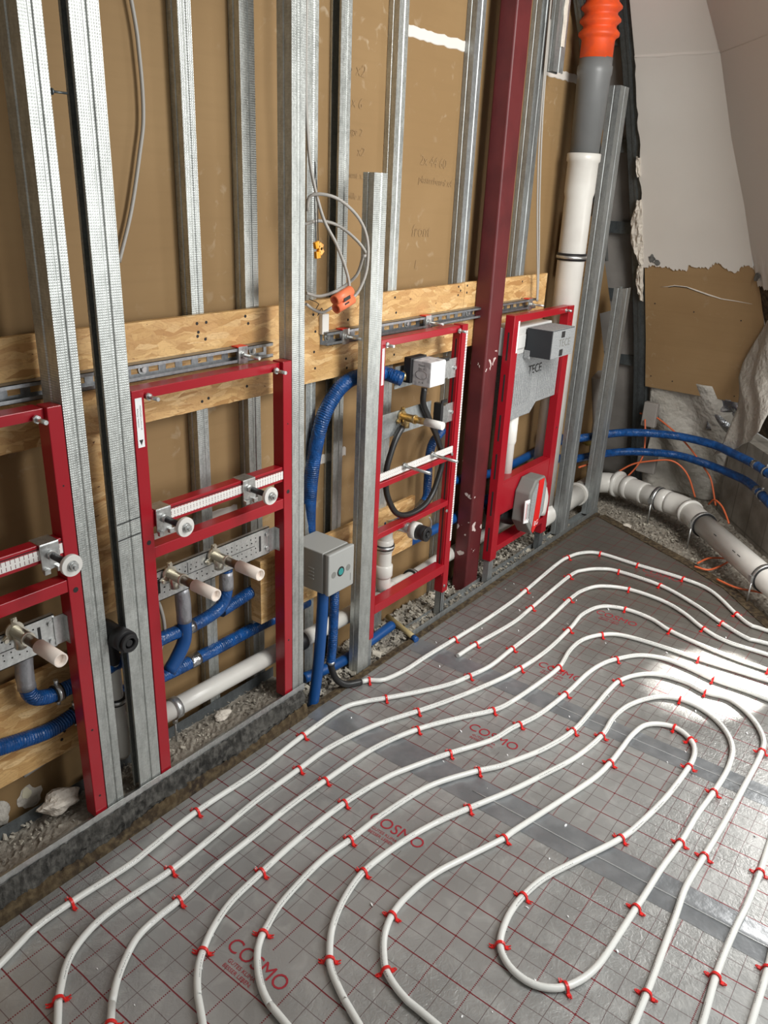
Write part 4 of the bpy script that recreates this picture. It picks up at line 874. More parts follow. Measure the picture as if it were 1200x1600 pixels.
# frame 3
def frame3():
    t = thing('installation_frame', (2.2, YF, .11), 'red installation frame holding the black hose loop, left of the red column', 'installation frame', 'red pre-wall installation frames')
    z0, z1 = .11, 1.172; x0, x1 = 1.948, 2.452
    post(t, x0, x0+.024, z0, z1); b = MB()
    post(t, x1-.036, x1, z0+.004, z1, holes=()); 
    b = MB(); b.box(x1-.0415, x1-.036, YF+.006, YF+.034, z0+.08, z1-.03); P(b, 'profile_groove', M['red'], t)
    b = MB(); b.box(x1-.0418, x1-.0405, YF+.017, YF+.023, z0+.10, z1-.05); P(b, 'groove_slot', M['hole'], t)
    bar(t, 'top_rail', x0+.024, x1-.036, 1.146, 1.169, YF+.010, .040)
    b = MB(); b.box(x0+.024, x1-.036, YF+.002, YF+.008, .704, .729); r = P(b, 'ruler_rail', M['ruler'], t, .001, 'white ruler rail')
    bar(t, 'cross_rail', x0+.024, x1-.036, .676, .696, YF+.004, .03)
    bar(t, 'cross_rail', x0+.024, x1-.036, .491, .512, YF+.004, .034)
    bar(t, 'bottom_rail', x0+.024, x1-.036, .205, .240, YF+.0, .044)
    b = MB(); b.box(x1-.011, x1-.001, YF-.0008, YF+.0005, .335, 1.150); P(b, 'height_scale', M['vruler'], t, 0, 'narrow white height scale')
    vsticker(t, x0+.012, 1.03, 1.145, .011)
    for x in (2.105, 2.275):
        b = MB(); b.cyl((x, YF+.004, .727), (x, 1.372, .727), .0055, 14); o = P(b, 'support_rod', M['zinc'], t)
        b = MB(); b.cyl((x, YF+.002, .727), (x, YF-.005, .727), .013, 6); b.cyl((x, YF-.005, .727), (x, YF-.007, .727), .011, 16); P(b, 'rod_nut', M['zinc'], o)
    for x in (x0+.035, x1-.05): rodnut(t, 'hanger_bolt', x, 1.152, 1.487, .03)
    # leg under the right post
    b = MB(); b.box(x1-.034, x1-.006, YF+.006, YF+.008, -.004, z0+.03); b.box(x1-.034, x1-.032, YF+.006, YF+.034, -.004, z0+.03); b.box(x1-.008, x1-.006, YF+.006, YF+.034, -.004, z0+.03); b.box(x1-.022, x1-.019, YF+.003, YF+.006, -.004, z0+.03); b.box(x1-.045, x1+.01, YF-.012, YF+.04, -.006, -.002)
    P(b, 'adjustable_foot', M['galvs'], t, 0, 'galvanised sliding foot')
    b = MB(); b.box(x0+.004, x0+.022, YF+.006, YF+.034, -.004, z0+.03); P(b, 'adjustable_foot', M['galvs'], t, 0, 'galvanised sliding foot')
    for x, z in ((x1-.038, .70), (x1-.02, .145), (x1-.045, .475)):
        b = MB(); b.cyl((x-.008, YF, z), (x-.008, YF-.004, z), .006, 12); P(b, 'screw', M['zinc'], t)
    # plates across
    b = MB(); b.box(2.075, 2.33, 1.515, 1.517, .992, 1.066); P(b, 'mounting_plate', M['galvs'], t)
    b = MB(); b.box(1.96, 2.30, 1.515, 1.517, .832, .915); P(b, 'mounting_plate', M['galvs'], t)
    for z in (1.022, .86):
        b = MB(); b.box(2.36, 2.438, YF+.012, YF+.014, z-.035, z+.035); b.box(2.33, 2.36, YF+.012, YF+.037, z-.03, z+.03); o = P(b, 'side_bracket', M['zinc'], t)
        b = MB(); b.cyl((2.40, YF+.012, z), (2.40, YF+.006, z), .007, 6); P(b, 'bracket_bolt', M['zinc'], o)
    b = MB(); b.box(2.318, 2.334, YF+.004, YF+.035, .825, .905); b.box(2.326, 2.36, YF+.006, YF+.012, .905, .915); b.box(2.33, 2.352, YF+.002, YF+.012, .818, .826); P(b, 'black_holder', M['black'], t)
    b = MB(); b.box(2.30, 2.35, YF+.004, YF+.02, 1.055, 1.068); P(b, 'black_holder', M['black'], t)
    outlet(t, 2.12, .893, 1.513, 1.345, True)
frame3()
# boxed valve on the upper plate
t = thing('boxed_valve', (2.15, 1.44, 1.01), 'white printed carton box over the valve at the top of the third frame', 'valve box')
b = MB(); b.box(2.112, 2.197, 1.402, 1.472, 1.01, 1.092); P(b, 'carton', M['print'], t, .002)
b = MB(); b.box(2.1125, 2.1965, 1.4005, 1.4025, 1.0125, 1.0895); P(b, 'front_label', M['whitelab'], t, 0, 'blank white front face')
b = MB(); b.box(2.10, 2.19, 1.472, 1.50, 1.015, 1.098); P(b, 'black_back', M['black'], t, .002)
b = MB(); b.tube([(2.11, 1.50, 1.045), tuple(c/1000 for c in RUNS['blue_c'][-1])], .013, 16); P(b, 'brass_inlet', M['brass'], t)
for k, z in enumerate((1.078, 1.066, 1.022)): attach(text_mesh(('Wasser', 'DN 15', 'A - B')[k], .009, M['ink'], 'carton_print', None, frameM((2.1115, 1.437, z), (0, -1, 0), (0, 0, 1))), t)
b = MB()
for q in range(20):
    a = q*.33; b.obox((2.1116, 1.437+math.cos(a)*.022, 1.047+math.sin(a)*.014), (0, math.cos(a+1.57), math.sin(a+1.57)), (1, 0, 0), (0, math.sin(a), 1), .003, .0003, .0004)
P(b, 'diagram_print', M['ink'], t)
b = MB(); b.tube(spline(mm(RUNS['hose']), .01), .0105, 16); o = P(b, 'black_hose', M['hose'], None); tag(o, 'black insulated hose looping down from the boxed valve in the third frame', 'hose')
b = MB(); e = mm(RUNS['hose'])[-1]; b.tube([e, (2.125, 1.50, .875)], .0095, 14); P(b, 'brass_coupling', M['brass'], o)
# ================================================================ TOILET FRAME
t = thing('toilet_frame', (3.06, YF, .12), 'tall red toilet frame with grey cistern, right of the red column', 'installation frame', 'red pre-wall installation frames')
post(t, 2.792, 2.842, .118, 1.168, slot=True); post(t, 3.277, 3.328, .095, 1.166, slot=False, holes=((1.14, .004), (1.10, .003), (.62, .004)))
bar(t, 'top_rail', 2.842, 3.277, 1.138, 1.166, YF+.004)
bar(t, 'bottom_rail', 2.842, 3.277, .15, .178, YF, .06)
b = MB(); b.box(2.842, 3.277, YF+.002, YF+.005, .325, .470); b.box(2.842, 3.277, YF+.002, YF+.045, .470, .478); b.box(2.842, 3.277, YF+.002, YF+.022, .322, .328); P(b, 'carrier_panel', M['red'], t, .001)
vsticker(t, 2.832, 1.02, 1.145, .011)
b = MB(); b.box(3.283, 3.322, YF+.008, YF+.034, -.004, .13); P(b, 'adjustable_foot', M['galvd'], t, 0, 'dark galvanised sliding foot')
b = MB(); b.box(2.797, 2.837, YF+.008, YF+.034, -.004, .13); P(b, 'adjustable_foot', M['galvs'], t, 0, 'galvanised sliding foot')
rodnut(t, 'hanger_bolt', 3.255, 1.15, 1.487, .03)
# cistern
b = MB(); b.prism([(2.852, 1.496, .735), (3.04, 1.496, .735), (3.09, 1.496, .775), (3.27, 1.496, .775), (3.27, 1.496, 1.005), (2.852, 1.496, 1.005)], (0, .075, 0))
for x in lin(2.875, 3.02, 9)+lin(3.09, 3.25, 9): b.box(x-.003, x+.003, 1.4935, 1.497, .79, .925)
c = P(b, 'cistern', M['eps'], t, .002, label='grey foam covered cistern'); 
b = MB(); b.box(2.800, 3.16, 1.497, 1.60, 1.005, 1.115); b.box(2.83, 2.92, 1.488, 1.50, 1.03, 1.085); P(b, 'cistern_top', M['cistern'], c, .004)
attach(text_mesh('TECE', .052, M['ink'], 'embossed_lettering', None, frameM((3.045, 1.4945, .925), (1, 0, 0), (0, 0, 1))), c)
b = MB(); b.box(2.925, 3.075, YF-.012, YF+.015, .985, 1.02); P(b, 'mounting_lug', M['eps'], c, .002)
b = MB(); b.box(2.926, 3.13, 1.378, 1.49, .996, 1.108); bx = P(b, 'service_box', M['boxblk'], t, .0015, 'black foam service box')
b = MB(); b.box(2.928, 3.128, 1.3755, 1.3785, .998, 1.106); b.box(2.93, 3.127, 1.379, 1.488, 1.1078, 1.1092); P(b, 'front_face', M['eps'], bx, 0, 'grey speckled front')
attach(text_mesh('TECE', .045, M['boxdark'], 'moulded_lettering', None, frameM((3.04, 1.3748, 1.052), (1, 0, 0), (0, 0, 1))), bx)
b = MB(); b.box(3.005, 3.035, 1.3745, 1.377, 1.075, 1.10); b.box(3.00, 3.03, 1.3745, 1.377, 1.002, 1.028); b.cyl((3.128, 1.43, 1.05), (3.1315, 1.43, 1.05), .022, 20); P(b, 'square_openings', M['hole'], bx)
b = MB(); b.tube([(2.955, 1.535, .74), (2.955, 1.535, .62), (2.955, 1.535, .61), (2.955, 1.535, .605), (2.955, 1.535, .42)], [.031, .031, .0285, .026, .026], 24); P(b, 'flush_pipe', M['white'], t)
b = MB(); b.tube(spline([(3.18, 1.53, .26), (3.24, 1.52, .33), (3.27, 1.51, .28), (3.26, 1.51, .2)], .02), .045, 20); P(b, 'drain_bend', M['white'], t)
# hexagonal protector
def hexa():
    x, z = 3.03, .335; out = [(-.075, .07), (-.03, .125), (.055, .125), (.085, .08), (.08, -.05), (-.012, -.14), (-.085, -.06)]
    b = MB(); b.prism([(x+a, 1.405, z+c) for a, c in out], (0, .075, 0)); o = P(b, 'drain_protector', M['boxdark'], t, .006, 'grey angular drain protector with red stripe')
    b = MB(); b.prism([(x+a*.80+.004, 1.4035, z+c*.84) for a, c in out], (0, .004, 0)); P(b, 'grey_panel', M['eps'], o)
    b = MB(); b.prism([(x-.005, 1.401, z+.118), (x+.042, 1.401, z+.118), (x+.030, 1.401, z-.085), (x-.012, 1.401, z-.13), (x-.025, 1.401, z-.115)], (0, .004, 0)); P(b, 'red_stripe', M['clip'], o)
    b = MB(); b.prism([(x-.1, 1.412, z+.045), (x-.078, 1.401, z+.05), (x-.072, 1.401, z-.06), (x-.094, 1.412, z-.062)], (0, .003, 0)); s = P(b, 'paper_label', M['whitelab'], o)
    attach(text_mesh('BG', .032, M['whitelab'], 'moulded_letters', None, frameM((x+.005, 1.4003, z-.085), (1, 0, 0), (0, 0, 1))), o)
    for k in range(4):
        b = MB(); b.obox((x-.093+k*.005, 1.4065-k*.0024, z-.005), (0, 0, 1), (1, -.5, 0), (.5, 1, 0), .04-.006*(k % 2), .0006, .0005); P(b, 'label_print', M['ink'] if k else M['clip'], o)
hexa()
b = MB(); b.tube(spline([(2.93, 1.56, .30), (3.0, 1.55, .27), (3.08, 1.54, .24), (3.14, 1.53, .27)], .02), .048, 20); P(b, 'black_drain_elbow', M['black'], t)
# ================================================================ DRAIN STACK
t = thing('drain_stack', (3.352, 1.545, .3), 'tall drain stack of white and grey pipe topped by orange bellows', 'drain pipe')
X, Yp = 3.352, 1.535
b = MB(); b.tube([(X, Yp, .22), (X, Yp, 1.60), (X, Yp, 1.62), (X, Yp, 1.735), (X, Yp, 1.74), (X, Yp, 1.768), (X, Yp, 1.77)], [.0585, .0585, .0635, .0635, .069, .069, .065], 40); P(b, 'white_pipe', M['wpipe'], t)
b = MB(); b.tube([(X, Yp, 1.76), (X+.0, Yp, 2.05), (X+.0, Yp, 2.06), (X, Yp, 2.085), (X, Yp, 2.09), (X, Yp, 2.115)], [.0585, .066, .069, .069, .065, .065], 40); P(b, 'grey_pipe_piece', M['greypipe'], t)
pr = []; z = 2.115; k = 0
pts = [(0, .060), (.0, .064), (.062, .064), (.07, .068), (.076, .078)]
cx = 0
for i in range(9):
    z0 = .076+i*.044; pts += [(z0+.004, .079), (z0+.012, .079), (z0+.028, .064), (z0+.036, .064)] 
cen = [Vector((X-.002-max(0, (h-.1))*.06, Yp, 2.112+h)) for h, r in pts]
b = MB(); b.tube(cen, [r for h, r in pts], 44); P(b, 'orange_bellows', M['orange'], t)
b = MB(); b.ring((X, Yp, 1.348), (X, Yp, 1.378), .0635, .058, 40); P(b, 'clamp_lining', M['black'], t)
b = MB(); b.ring((X, Yp, 1.356), (X, Yp, 1.368), .0655, .0635, 40); b.cyl((X+.072, Yp-.01, 1.362), (X+.088, Yp-.01, 1.362), .004, 8); b.box(X+.064, X+.076, Yp-.02, Yp, 1.354, 1.37); b.cyl((X, Yp+.06, 1.362), (X, 1.60, 1.362), .004, 8); P(b, 'pipe_clamp', M['zinc'], t)
# dark sloping steel profiles at the eaves
def slopeprof(y0, y1, dx, za, zb, w, lab, name='sloped_steel_profile'):
    b = MB(); n = 26
    for (ya, yb, d0, d1) in ((y0, y1, 0, .002), (y0, y0+.002, 0, w), (y1-.002, y1, 0, w), ((y0+y1)/2-.006, (y0+y1)/2+.006, -.004, 0)):
        vs = []
        for z in lin(za, zb, n):
            x = XA(z)+dx; vs += [(x+d0, ya, z), (x+d0, yb, z), (x+d1, yb, z), (x+d1, ya, z)]
        b.add(vs, [(i*4+k, i*4+(k+1) % 4, i*4+4+(k+1) % 4, i*4+4+k) for i in range(n) for k in range(4)])
    o = P(b, name, M['dark_steel'], None); tag(o, lab, 'steel profile'); return o
slopeprof(1.487, 1.555, .014, .0, TOP-.1, .05, 'dark steel profile following the roof slope along the torn wall edge')
slopeprof(1.585, 1.63, -.24, 1.32, TOP-.1, .03, 'dark sloping steel profile behind the orange bellows and drain stack')
for i, z in enumerate((2.23, 1.83, 1.47, 1.13, .76)):
    b = MB(); x = XA(z)+.055; b.box(x, x+.03, 1.50, 2.04, z-.028, z+.028); o = P(b, 'cross_batten', M['dark_steel'], None)
    tag(o, ('topmost', 'second highest', 'middle', 'second lowest', 'lowest')[i]+' dark horizontal batten visible in the gap beside the roof slope', 'batten', 'dark battens behind the gap')
# ================================================================ GREY CONTROL BOX AND BLUE PIPES
t = thing('control_box', (1.735, 1.46, .42), 'grey plastic heating control box with teal sight glass, fixed to the OSB strip', 'control box')
x0, x1, z0, z1 = 1.672, 1.795, .409, .552
b = MB(); b.box(x0+.001, x1-.001, 1.464, 1.60, z0+.001, z1-.001)
for z in (.475, .463, .451, .487): b.box(x0-.002, x0+.004, 1.50, 1.525, z-.003, z+.003)
P(b, 'box_body', M['boxgrey'], t, .006)
b = MB(); b.box(x0+.003, x1-.003, 1.450, 1.468, z0+.003, z1-.003); P(b, 'box_seam', M['boxdark'], t, .002)
b = MB(); b.box(x0, x1, 1.438, 1.453, z0, z1); P(b, 'box_lid', M['boxgrey'], t, .004)
xc, zc = (x0+x1)/2-.004, .478
for i, dx in enumerate((-.034, 0, .036)):
    r = .011 if dx else .017; b = MB(); b.cyl((xc+dx, 1.4374, zc+.001*i), (xc+dx, 1.44, zc+.001*i), r, 26); o = P(b, 'round_port', M['boxdark'] if dx else M['hole'], t)
    if not dx:
        b = MB(); b.cyl((xc, 1.4362, zc+.001), (xc, 1.4376, zc+.001), .0115, 24); P(b, 'sight_glass', M['teal'], o, 0, 'teal sight glass')
b = MB(); b.box(x1-.018, x1-.016, 1.4374, 1.439, .43, .456); P(b, 'moulded_mark', M['boxdark'], t)
def blue(key, lab, r=.019, m=None, extra=(), step=.012, pts=None):
    p = spline(pts or mm(RUNS[key]), step); t = thing('insulated_pipe', tuple(p[0]), lab, 'pipe', 'blue insulated water pipes')
    b = MB(); b.tube(p, r, 22, uvs=True); P(b, 'blue_insulation', m or M['blue'], t)
    for kind, a, c, rr in extra:
        i0 = int(a*(len(p)-1)); i1 = max(i0+1, int(c*(len(p)-1))); seg = p[i0:i1+1]
        b = MB()
        if kind == 'duct': 
            ra = [rr+random.uniform(-.0008, .0008) for _ in seg]; b.tube(seg, ra, 22); P(b, 'grey_tape_wrap', M['duct'], t, 0, 'wrinkled grey tape wrap')
        elif kind == 'foil': b.tube(seg, [rr+random.uniform(-.001, .001) for _ in seg], 22); P(b, 'silver_tape_wrap', M['foiltape'], t, 0, 'silver tape patch')
        elif kind == 'clamp':
            q = seg[0]; d = (seg[-1]-seg[0]).normalized(); b.ring(q-d*.006, q+d*.006, rr+.002, rr-.001, 26); 
            b.cyl(q+Vector((0, -.0, rr)), q+Vector((0, -.0, rr+.016)), .006, 8); b.cyl(q+Vector((0, 0, -rr)), q+Vector((0, 0, -rr-.012)), .005, 8); o = P(b, 'pipe_clamp', M['zinc'], t)
            b = MB(); b.ring(q-d*.010, q+d*.010, rr+.001, rr-.001, 26); P(b, 'rubber_lining', M['black'], o)
    return t
blue('blue_a', 'blue insulated pipe from the leftmost frame outlet to the right outlet of the second frame', .0185, extra=(('duct', .02, .13, .0205), ('clamp', .245, .26, .0205), ('foil', .68, .74, .020), ('duct', .93, .995, .0205)))
blue('blue_a2', 'blue insulated pipe branching right behind the small OSB block', .0185)
blue('blue_b', 'lowest blue insulated pipe sweeping along the low OSB board and behind the second frame', .0195, extra=(('clamp', .22, .24, .0215), ('foil', .54, .57, .021)))
blue('blue_b2', 'blue insulated drop pipe under the left outlet of the second frame', .019, M['bluesmooth'], extra=(('duct', .12, .52, .0205),))
blue('blue_c', 'tall blue insulated pipe arching up from the OSB strip to the boxed valve', .0235, extra=())
blue('blue_d', 'short blue insulated pipe lying on the rubble with a cut end', .019, M['bluesmooth'])
blue('blue_e', 'blue insulated pipe running low behind the third frame and red column', .0195, M['bluesmooth'])
blue('blue_f', 'blue insulated pipe curling behind the black hose loop', .0165, extra=(('foil', .55, .68, .019),))
blue('x', 'thick smooth blue pipe dropping from the grey control box to the floor', .0185, M['bluesmooth'], pts=[(1.700, 1.485, .412), (1.695, 1.484, .30), (1.678, 1.484, .12), (1.655, 1.484, -.01)])
o = blue('x', 'thinner wrinkled blue pipe dropping from the control box to the black sleeve', .016, pts=[(1.762, 1.49, .412), (1.762, 1.49, .30), (1.757, 1.49, .18), (1.750, 1.49, .105)])
b = MB(); b.tube(spline([(1.748, 1.488, .125), (1.750, 1.486, .09), (1.762, 1.474, .045), (1.790, 1.455, .018), (1.845, 1.430, .0105)], .008), .0115, 16); so = P(b, 'protective_sleeve', M['hose'], None); tag(so, 'short black protective sleeve bending from the blue pipe onto the floor foil', 'sleeve')
b = MB(); b.ring((1.748, 1.488, .118), (1.749, 1.4875, .108), .014, .011, 20); P(b, 'clamp_ring', M['zinc'], so)
blue('upper', 'upper of two blue insulated pipes curving through the far corner', .0215, extra=(('clamp', .86, .87, .023), ('foil', .78, .80, .0225)))
blue('lower', 'lower of two blue insulated pipes curving through the far corner', .0215, extra=(('clamp', .80, .81, .023), ('foil', .76, .78, .0225)))
blue('x', 'blue insulated pipe passing behind the toilet frame posts, upper one', .0195, M['bluesmooth'], pts=[(2.60, 1.63, .50), (3.0, 1.625, .44), (3.4, 1.625, .44), (3.70, 1.62, .455)])
blue('x', 'blue insulated pipe passing behind the toilet frame posts, lower one', .0195, M['bluesmooth'], pts=[(2.70, 1.63, .30), (3.05, 1.63, .30), (3.4, 1.63, .33), (3.72, 1.625, .34)])
# ================================================================ WHITE WASTE PIPES
def sock(pts, r, n=28): return pts
t = thing('waste_pipe', (1.4, 1.565, .19), 'long cream waste pipe running low behind the second frame', 'drain pipe')
b = MB(); b.tube([(1.02, 1.565, .218), (1.30, 1.565, .212), (1.58, 1.565, .205), (1.68, 1.565, .20)], .0275, 28); P(b, 'pipe_run', M['wpipe'], t)
b = MB(); b.ring((1.150, 1.565, .215), (1.172, 1.565, .2145), .032, .027, 28); b.cyl((1.16, 1.565, .185), (1.16, 1.565, .10), .003, 8); b.cyl((1.16, 1.565, .19), (1.16, 1.565, .165), .008, 8); P(b, 'pipe_clamp', M['zinc'], t)
t = thing('waste_pipe', (1.9, 1.56, .19), 'cream waste pipe behind the control box and short stud, dark clamp at its left', 'drain pipe')
b = MB(); b.tube([(1.60, 1.56, .20), (1.70, 1.56, .20), (2.08, 1.555, .195)], [.0275, .0275, .0275], 28); P(b, 'pipe_run', M['wpipe'], t)
b = MB(); b.ring((1.655, 1.56, .20), (1.685, 1.56, .20), .033, .027, 28); P(b, 'pipe_clamp', M['black'], t)
t = thing('waste_pipe', (2.2, 1.55, .2), 'cream waste pipe with elbow and dark clamps in the third frame', 'drain pipe')
b = MB(); r = .0285
b.tube(spline([(2.105, 1.548, .475), (2.105, 1.548, .40), (2.105, 1.548, .30), (2.112, 1.55, .245), (2.145, 1.552, .212), (2.20, 1.553, .20)], .012), r, 28); b.tube([(2.105, 1.548, .385), (2.105, 1.548, .39), (2.105, 1.548, .43), (2.105, 1.548, .435)], [r, .033, .033, r], 28); b.tube([(2.105, 1.548, .282), (2.105, 1.548, .29), (2.105, 1.548, .33), (2.105, 1.548, .335)], [r, .034, .034, r], 28)
b.tube([(2.17, 1.553, .205), (2.175, 1.553, .205), (2.25, 1.553, .20), (2.26, 1.553, .20)], [r, .034, .034, r], 28)
P(b, 'elbow_piece', M['wpipe'], t)
b = MB(); b.tube([(2.20, 1.553, .20), (2.32, 1.556, .197), (2.62, 1.622, .150), (2.70, 1.625, .145), (3.2, 1.625, .14)], .0285, 28); P(b, 'pipe_run', M['wpipe'], t)
b = MB(); b.tube([(1.96, 1.555, .175), (2.05, 1.555, .185), (2.13, 1.553, .20)], .028, 28); P(b, 'pipe_run', M['wpipe'], t)
for a, c in (((2.105, 1.548, .398), (2.105, 1.548, .416)), ((2.295, 1.555, .198), (2.315, 1.556, .197))):
    b = MB(); b.ring(a, c, .036, .029, 28); o = P(b, 'pipe_clamp', M['black'], t)
    a, c = Vector(a), Vector(c); d = (c-a)*.25; b = MB(); b.ring(a+d, c-d, .0375, .035, 28); P(b, 'clamp_band', M['zinc'], o)
b = MB(); b.tube([(2.12, 1.548, .478), (2.145, 1.53, .482), (2.15, 1.50, .482), (2.15, 1.455, .482)], [.022, .022, .02, .02], 22); P(b, 'corrugated_neck', M['zinc'], t)
b = MB(); b.ring((2.15, 1.462, .482), (2.15, 1.435, .482), .032, .018, 28); P(b, 'white_collar', M['wpipe'], t)
b = MB(); b.tube([(2.15, 1.44, .482), (2.15, 1.405, .482), (2.15, 1.40, .482)], [.027, .027, .024], 26); b.ring((2.15, 1.402, .482), (2.15, 1.395, .482), .027, .014, 26); b.cyl((2.15, 1.40, .482), (2.15, 1.392, .482), .008, 16); P(b, 'black_end_cap', M['black'], t)
# siphon between the two left studs
t = thing('siphon_connection', (.985, 1.55, .2), 'white drain with black elbow cap between the two left studs', 'drain pipe')
b = MB(); b.tube([(.975, 1.56, .46), (.975, 1.56, .44), (.977, 1.56, .30), (.977, 1.56, .295), (.978, 1.56, .24), (.980, 1.56, .18), (.983, 1.56, .165)], [.024, .021, .021, .025, .025, .025, .018], 26); P(b, 'white_pipe', M['wpipe'], t)
b = MB(); b.tube(spline([(1.0, 1.585, .16), (1.04, 1.59, .17), (1.06, 1.59, .21), (1.05, 1.59, .26), (1.02, 1.59, .28)], .01), .02, 20); P(b, 'return_bend', M['white'], t)
b = MB(); b.ring((.977, 1.56, .338), (.977, 1.56, .356), .0265, .021, 26); P(b, 'clamp_lining', M['black'], t)
b = MB(); b.ring((.977, 1.56, .342), (.977, 1.56, .352), .0275, .026, 26); b.cyl((1.0, 1.56, .347), (1.035, 1.56, .35), .004, 8); P(b, 'pipe_clamp', M['zinc'], t)
b = MB(); b.tube(spline([(.975, 1.56, .455), (.970, 1.56, .53), (.962, 1.552, .565), (.952, 1.53, .58), (.948, 1.48, .58), (.948, 1.465, .58)], .01), .0235, 24); b.ring((.948, 1.475, .58), (.948, 1.440, .58), .0275, .018, 28); b.ring((.948, 1.443, .58), (.948, 1.428, .58), .022, .014, 28); b.cyl((.948, 1.455, .58), (.948, 1.432, .58), .0085, 18); P(b, 'black_elbow', M['black'], t)
b = MB(); b.obox((.966, 1.585, .645), (1, 0, 0), (0, 1, 0), (.03, 0, 1), .016, .004, .075); P(b, 'black_bracket', M['black'], t, .001)
b = MB(); b.cyl((.965, 1.58, .66), (.965, 1.572, .66), .005, 10); P(b, 'bracket_screw', M['zinc'], t)
b = MB(); b.tube([(1.0, 1.60, .415), (1.08, 1.60, .42)], .015, 16); tag(P(b, 'metal_coupling', M['zinc'], None), 'shiny metal coupling behind the white siphon pipe', 'coupling')
# ================================================================ BIG DRAIN ALONG THE CORNER
Z = .115; R_ = .054
def coll(p, q, a, w, r1):                        # raised socket between parameters along p->q
    p, q = Vector(p), Vector(q); d = (q-p).normalized(); c = p+(q-p)*a
    return [c-d*w, c-d*w*.95, c+d*w*.95, c+d*w], [R_, r1, r1, R_]
t = thing('floor_drain_pipe', (4.1, 1.2, 0), 'large white drain pipe with elbows curving through the far right corner', 'drain pipe')
A0, A1, B0, B1, C0, C1 = (3.40, 1.565, .105), (4.10, 1.565, Z), (4.175, 1.43, Z), (4.07, 1.06, Z), (3.93, .925, Z), (3.13, .20, Z)
b = MB(); b.tube([A0, (3.92, 1.565, Z)], R_, 32); P(b, 'straight_pipe', M['wpipe'], t)
b = MB(); b.tube(spline([(3.86, 1.565, Z), (4.0, 1.565, Z), (4.10, 1.560, Z), (4.16, 1.51, Z), (4.178, 1.44, Z)], .02), R_+.003, 32); b.tube([(3.85, 1.565, Z), (3.88, 1.565, Z)], R_+.009, 32)
P(b, 'branch_piece', M['wpipe'], t)
b = MB(); b.tube(*coll((4.182, 1.47, Z), (4.165, 1.40, Z), .1, .012, R_+.020), 32); b.tube(*coll((4.18, 1.43, Z), (4.155, 1.36, Z), .5, .02, R_+.010), 32); b.tube(spline([(4.178, 1.47, Z), (4.17, 1.41, Z), (4.155, 1.35, Z), (4.135, 1.285, Z)], .015), R_+.005, 32)
P(b, 'elbow_piece', M['wpipe'], t)
b = MB(); b.tube([(4.15, 1.34, Z), (4.075, 1.075, Z)], R_, 32); b.tube(*coll((4.15, 1.34, Z), (4.075, 1.075, Z), .62, .035, R_+.007), 32); P(b, 'straight_pipe', M['wpipe'], t)
b = MB(); b.tube(spline([(4.095, 1.145, Z), (4.075, 1.07, Z), (4.03, 1.01, Z), (3.96, .952, Z), (3.91, .905, Z)], .015), R_+.006, 32); b.tube(*coll((4.05, 1.03, Z), (4.0, .985, Z), .5, .012, R_+.014), 32); P(b, 'elbow_piece', M['wpipe'], t)
b = MB(); b.tube([(3.95, .945, Z), C1], R_, 36); P(b, 'straight_pipe', M['wpipe'], t)
for (c, d) in (((4.112, 1.205, Z), (-.27, -.96, 0)), ((3.905, .902, Z), (-.73, -.68, 0)), ((3.47, .505, Z), (-.73, -.68, 0))):
    c, d = Vector(c), Vector(d).normalized(); s = Vector((-d.y, d.x, 0)); s = s if s.x < 0 else -s
    b = MB(); b.ring(c-d*.014, c+d*.014, R_+.009, R_, 36); o = P(b, 'clamp_lining', M['black'], t)
    b = MB(); b.ring(c-d*.009, c+d*.009, R_+.0105, R_+.008, 36)
    b.cyl(c+s*(R_+.008)+Vector((0, 0, -.012)), c+s*(R_+.008)+Vector((0, 0, -.13)), .004, 8); b.obox(c+s*(R_+.013), s, d, (0, 0, 1), .008, .011, .014); P(b, 'pipe_clamp', M['zinc'], o)
b = MB()
for k in (.235, .40, .44):
    c = Vector((3.95, .945, Z)).lerp(Vector(C1), k); b.obox(c+Vector((-.032, .03, .0325)), (.73, .68, 0), (-.5, .5, .7), (0, 0, 1), .012, .0014, .002)
P(b, 'printed_marks', M['ink'], t)
# ================================================================ CABLES
def cable(pts, r, m, name, lab, grp=None, step=.01):
    b = MB(); b.tube(spline(pts, step), r, 10); o = P(b, name, m, None); tag(o, lab, 'cable', grp); return o
cable([(1.16, 1.64, 2.30)]+mm(RUNS['cable_a']), .0045, M['cable'], 'electric_cable', 'grey cable bowing down between the tall left stud and the back wall')
o = cable([(1.67, 1.54, 2.9), (1.68, 1.54, 2.4)]+mm(RUNS['coil_a']), .0045, M['cable'], 'electric_cable', 'grey cable hanging straight down beside the tall stud into the orange sleeve')
cable(mm(RUNS['coil_b']), .0045, M['cable'], 'electric_cable', 'grey cable forming the large outer ring above the orange sleeve')
cable(mm(RUNS['coil_c']), .0045, M['cable'], 'electric_cable', 'grey cable forming the inner ring of the hanging coil')
cable(mm(RUNS['coil_d']), .0045, M['cable'], 'electric_cable', 'short grey cable curling under the orange sleeve')
cable([(3.02, 1.59, 2.5), (3.02, 1.58, 1.9), (3.045, 1.57, 1.6), (3.10, 1.56, 1.3), (3.12, 1.56, 1.19)], .0035, M['cable'], 'electric_cable', 'thin grey cable hanging right of the red column')
cable([(3.035, 1.59, 2.2), (3.035, 1.58, 1.9), (3.06, 1.57, 1.62), (3.105, 1.56, 1.33), (3.128, 1.56, 1.19)], .0035, M['cable'], 'electric_cable', 'second thin grey cable twisted beside the first, right of the red column')
cable([(3.10, 1.61, .95), (3.10, 1.61, .60), (3.10, 1.61, .30)], .004, M['cable'], 'electric_cable', 'thin grey cable behind the cistern flush pipe')
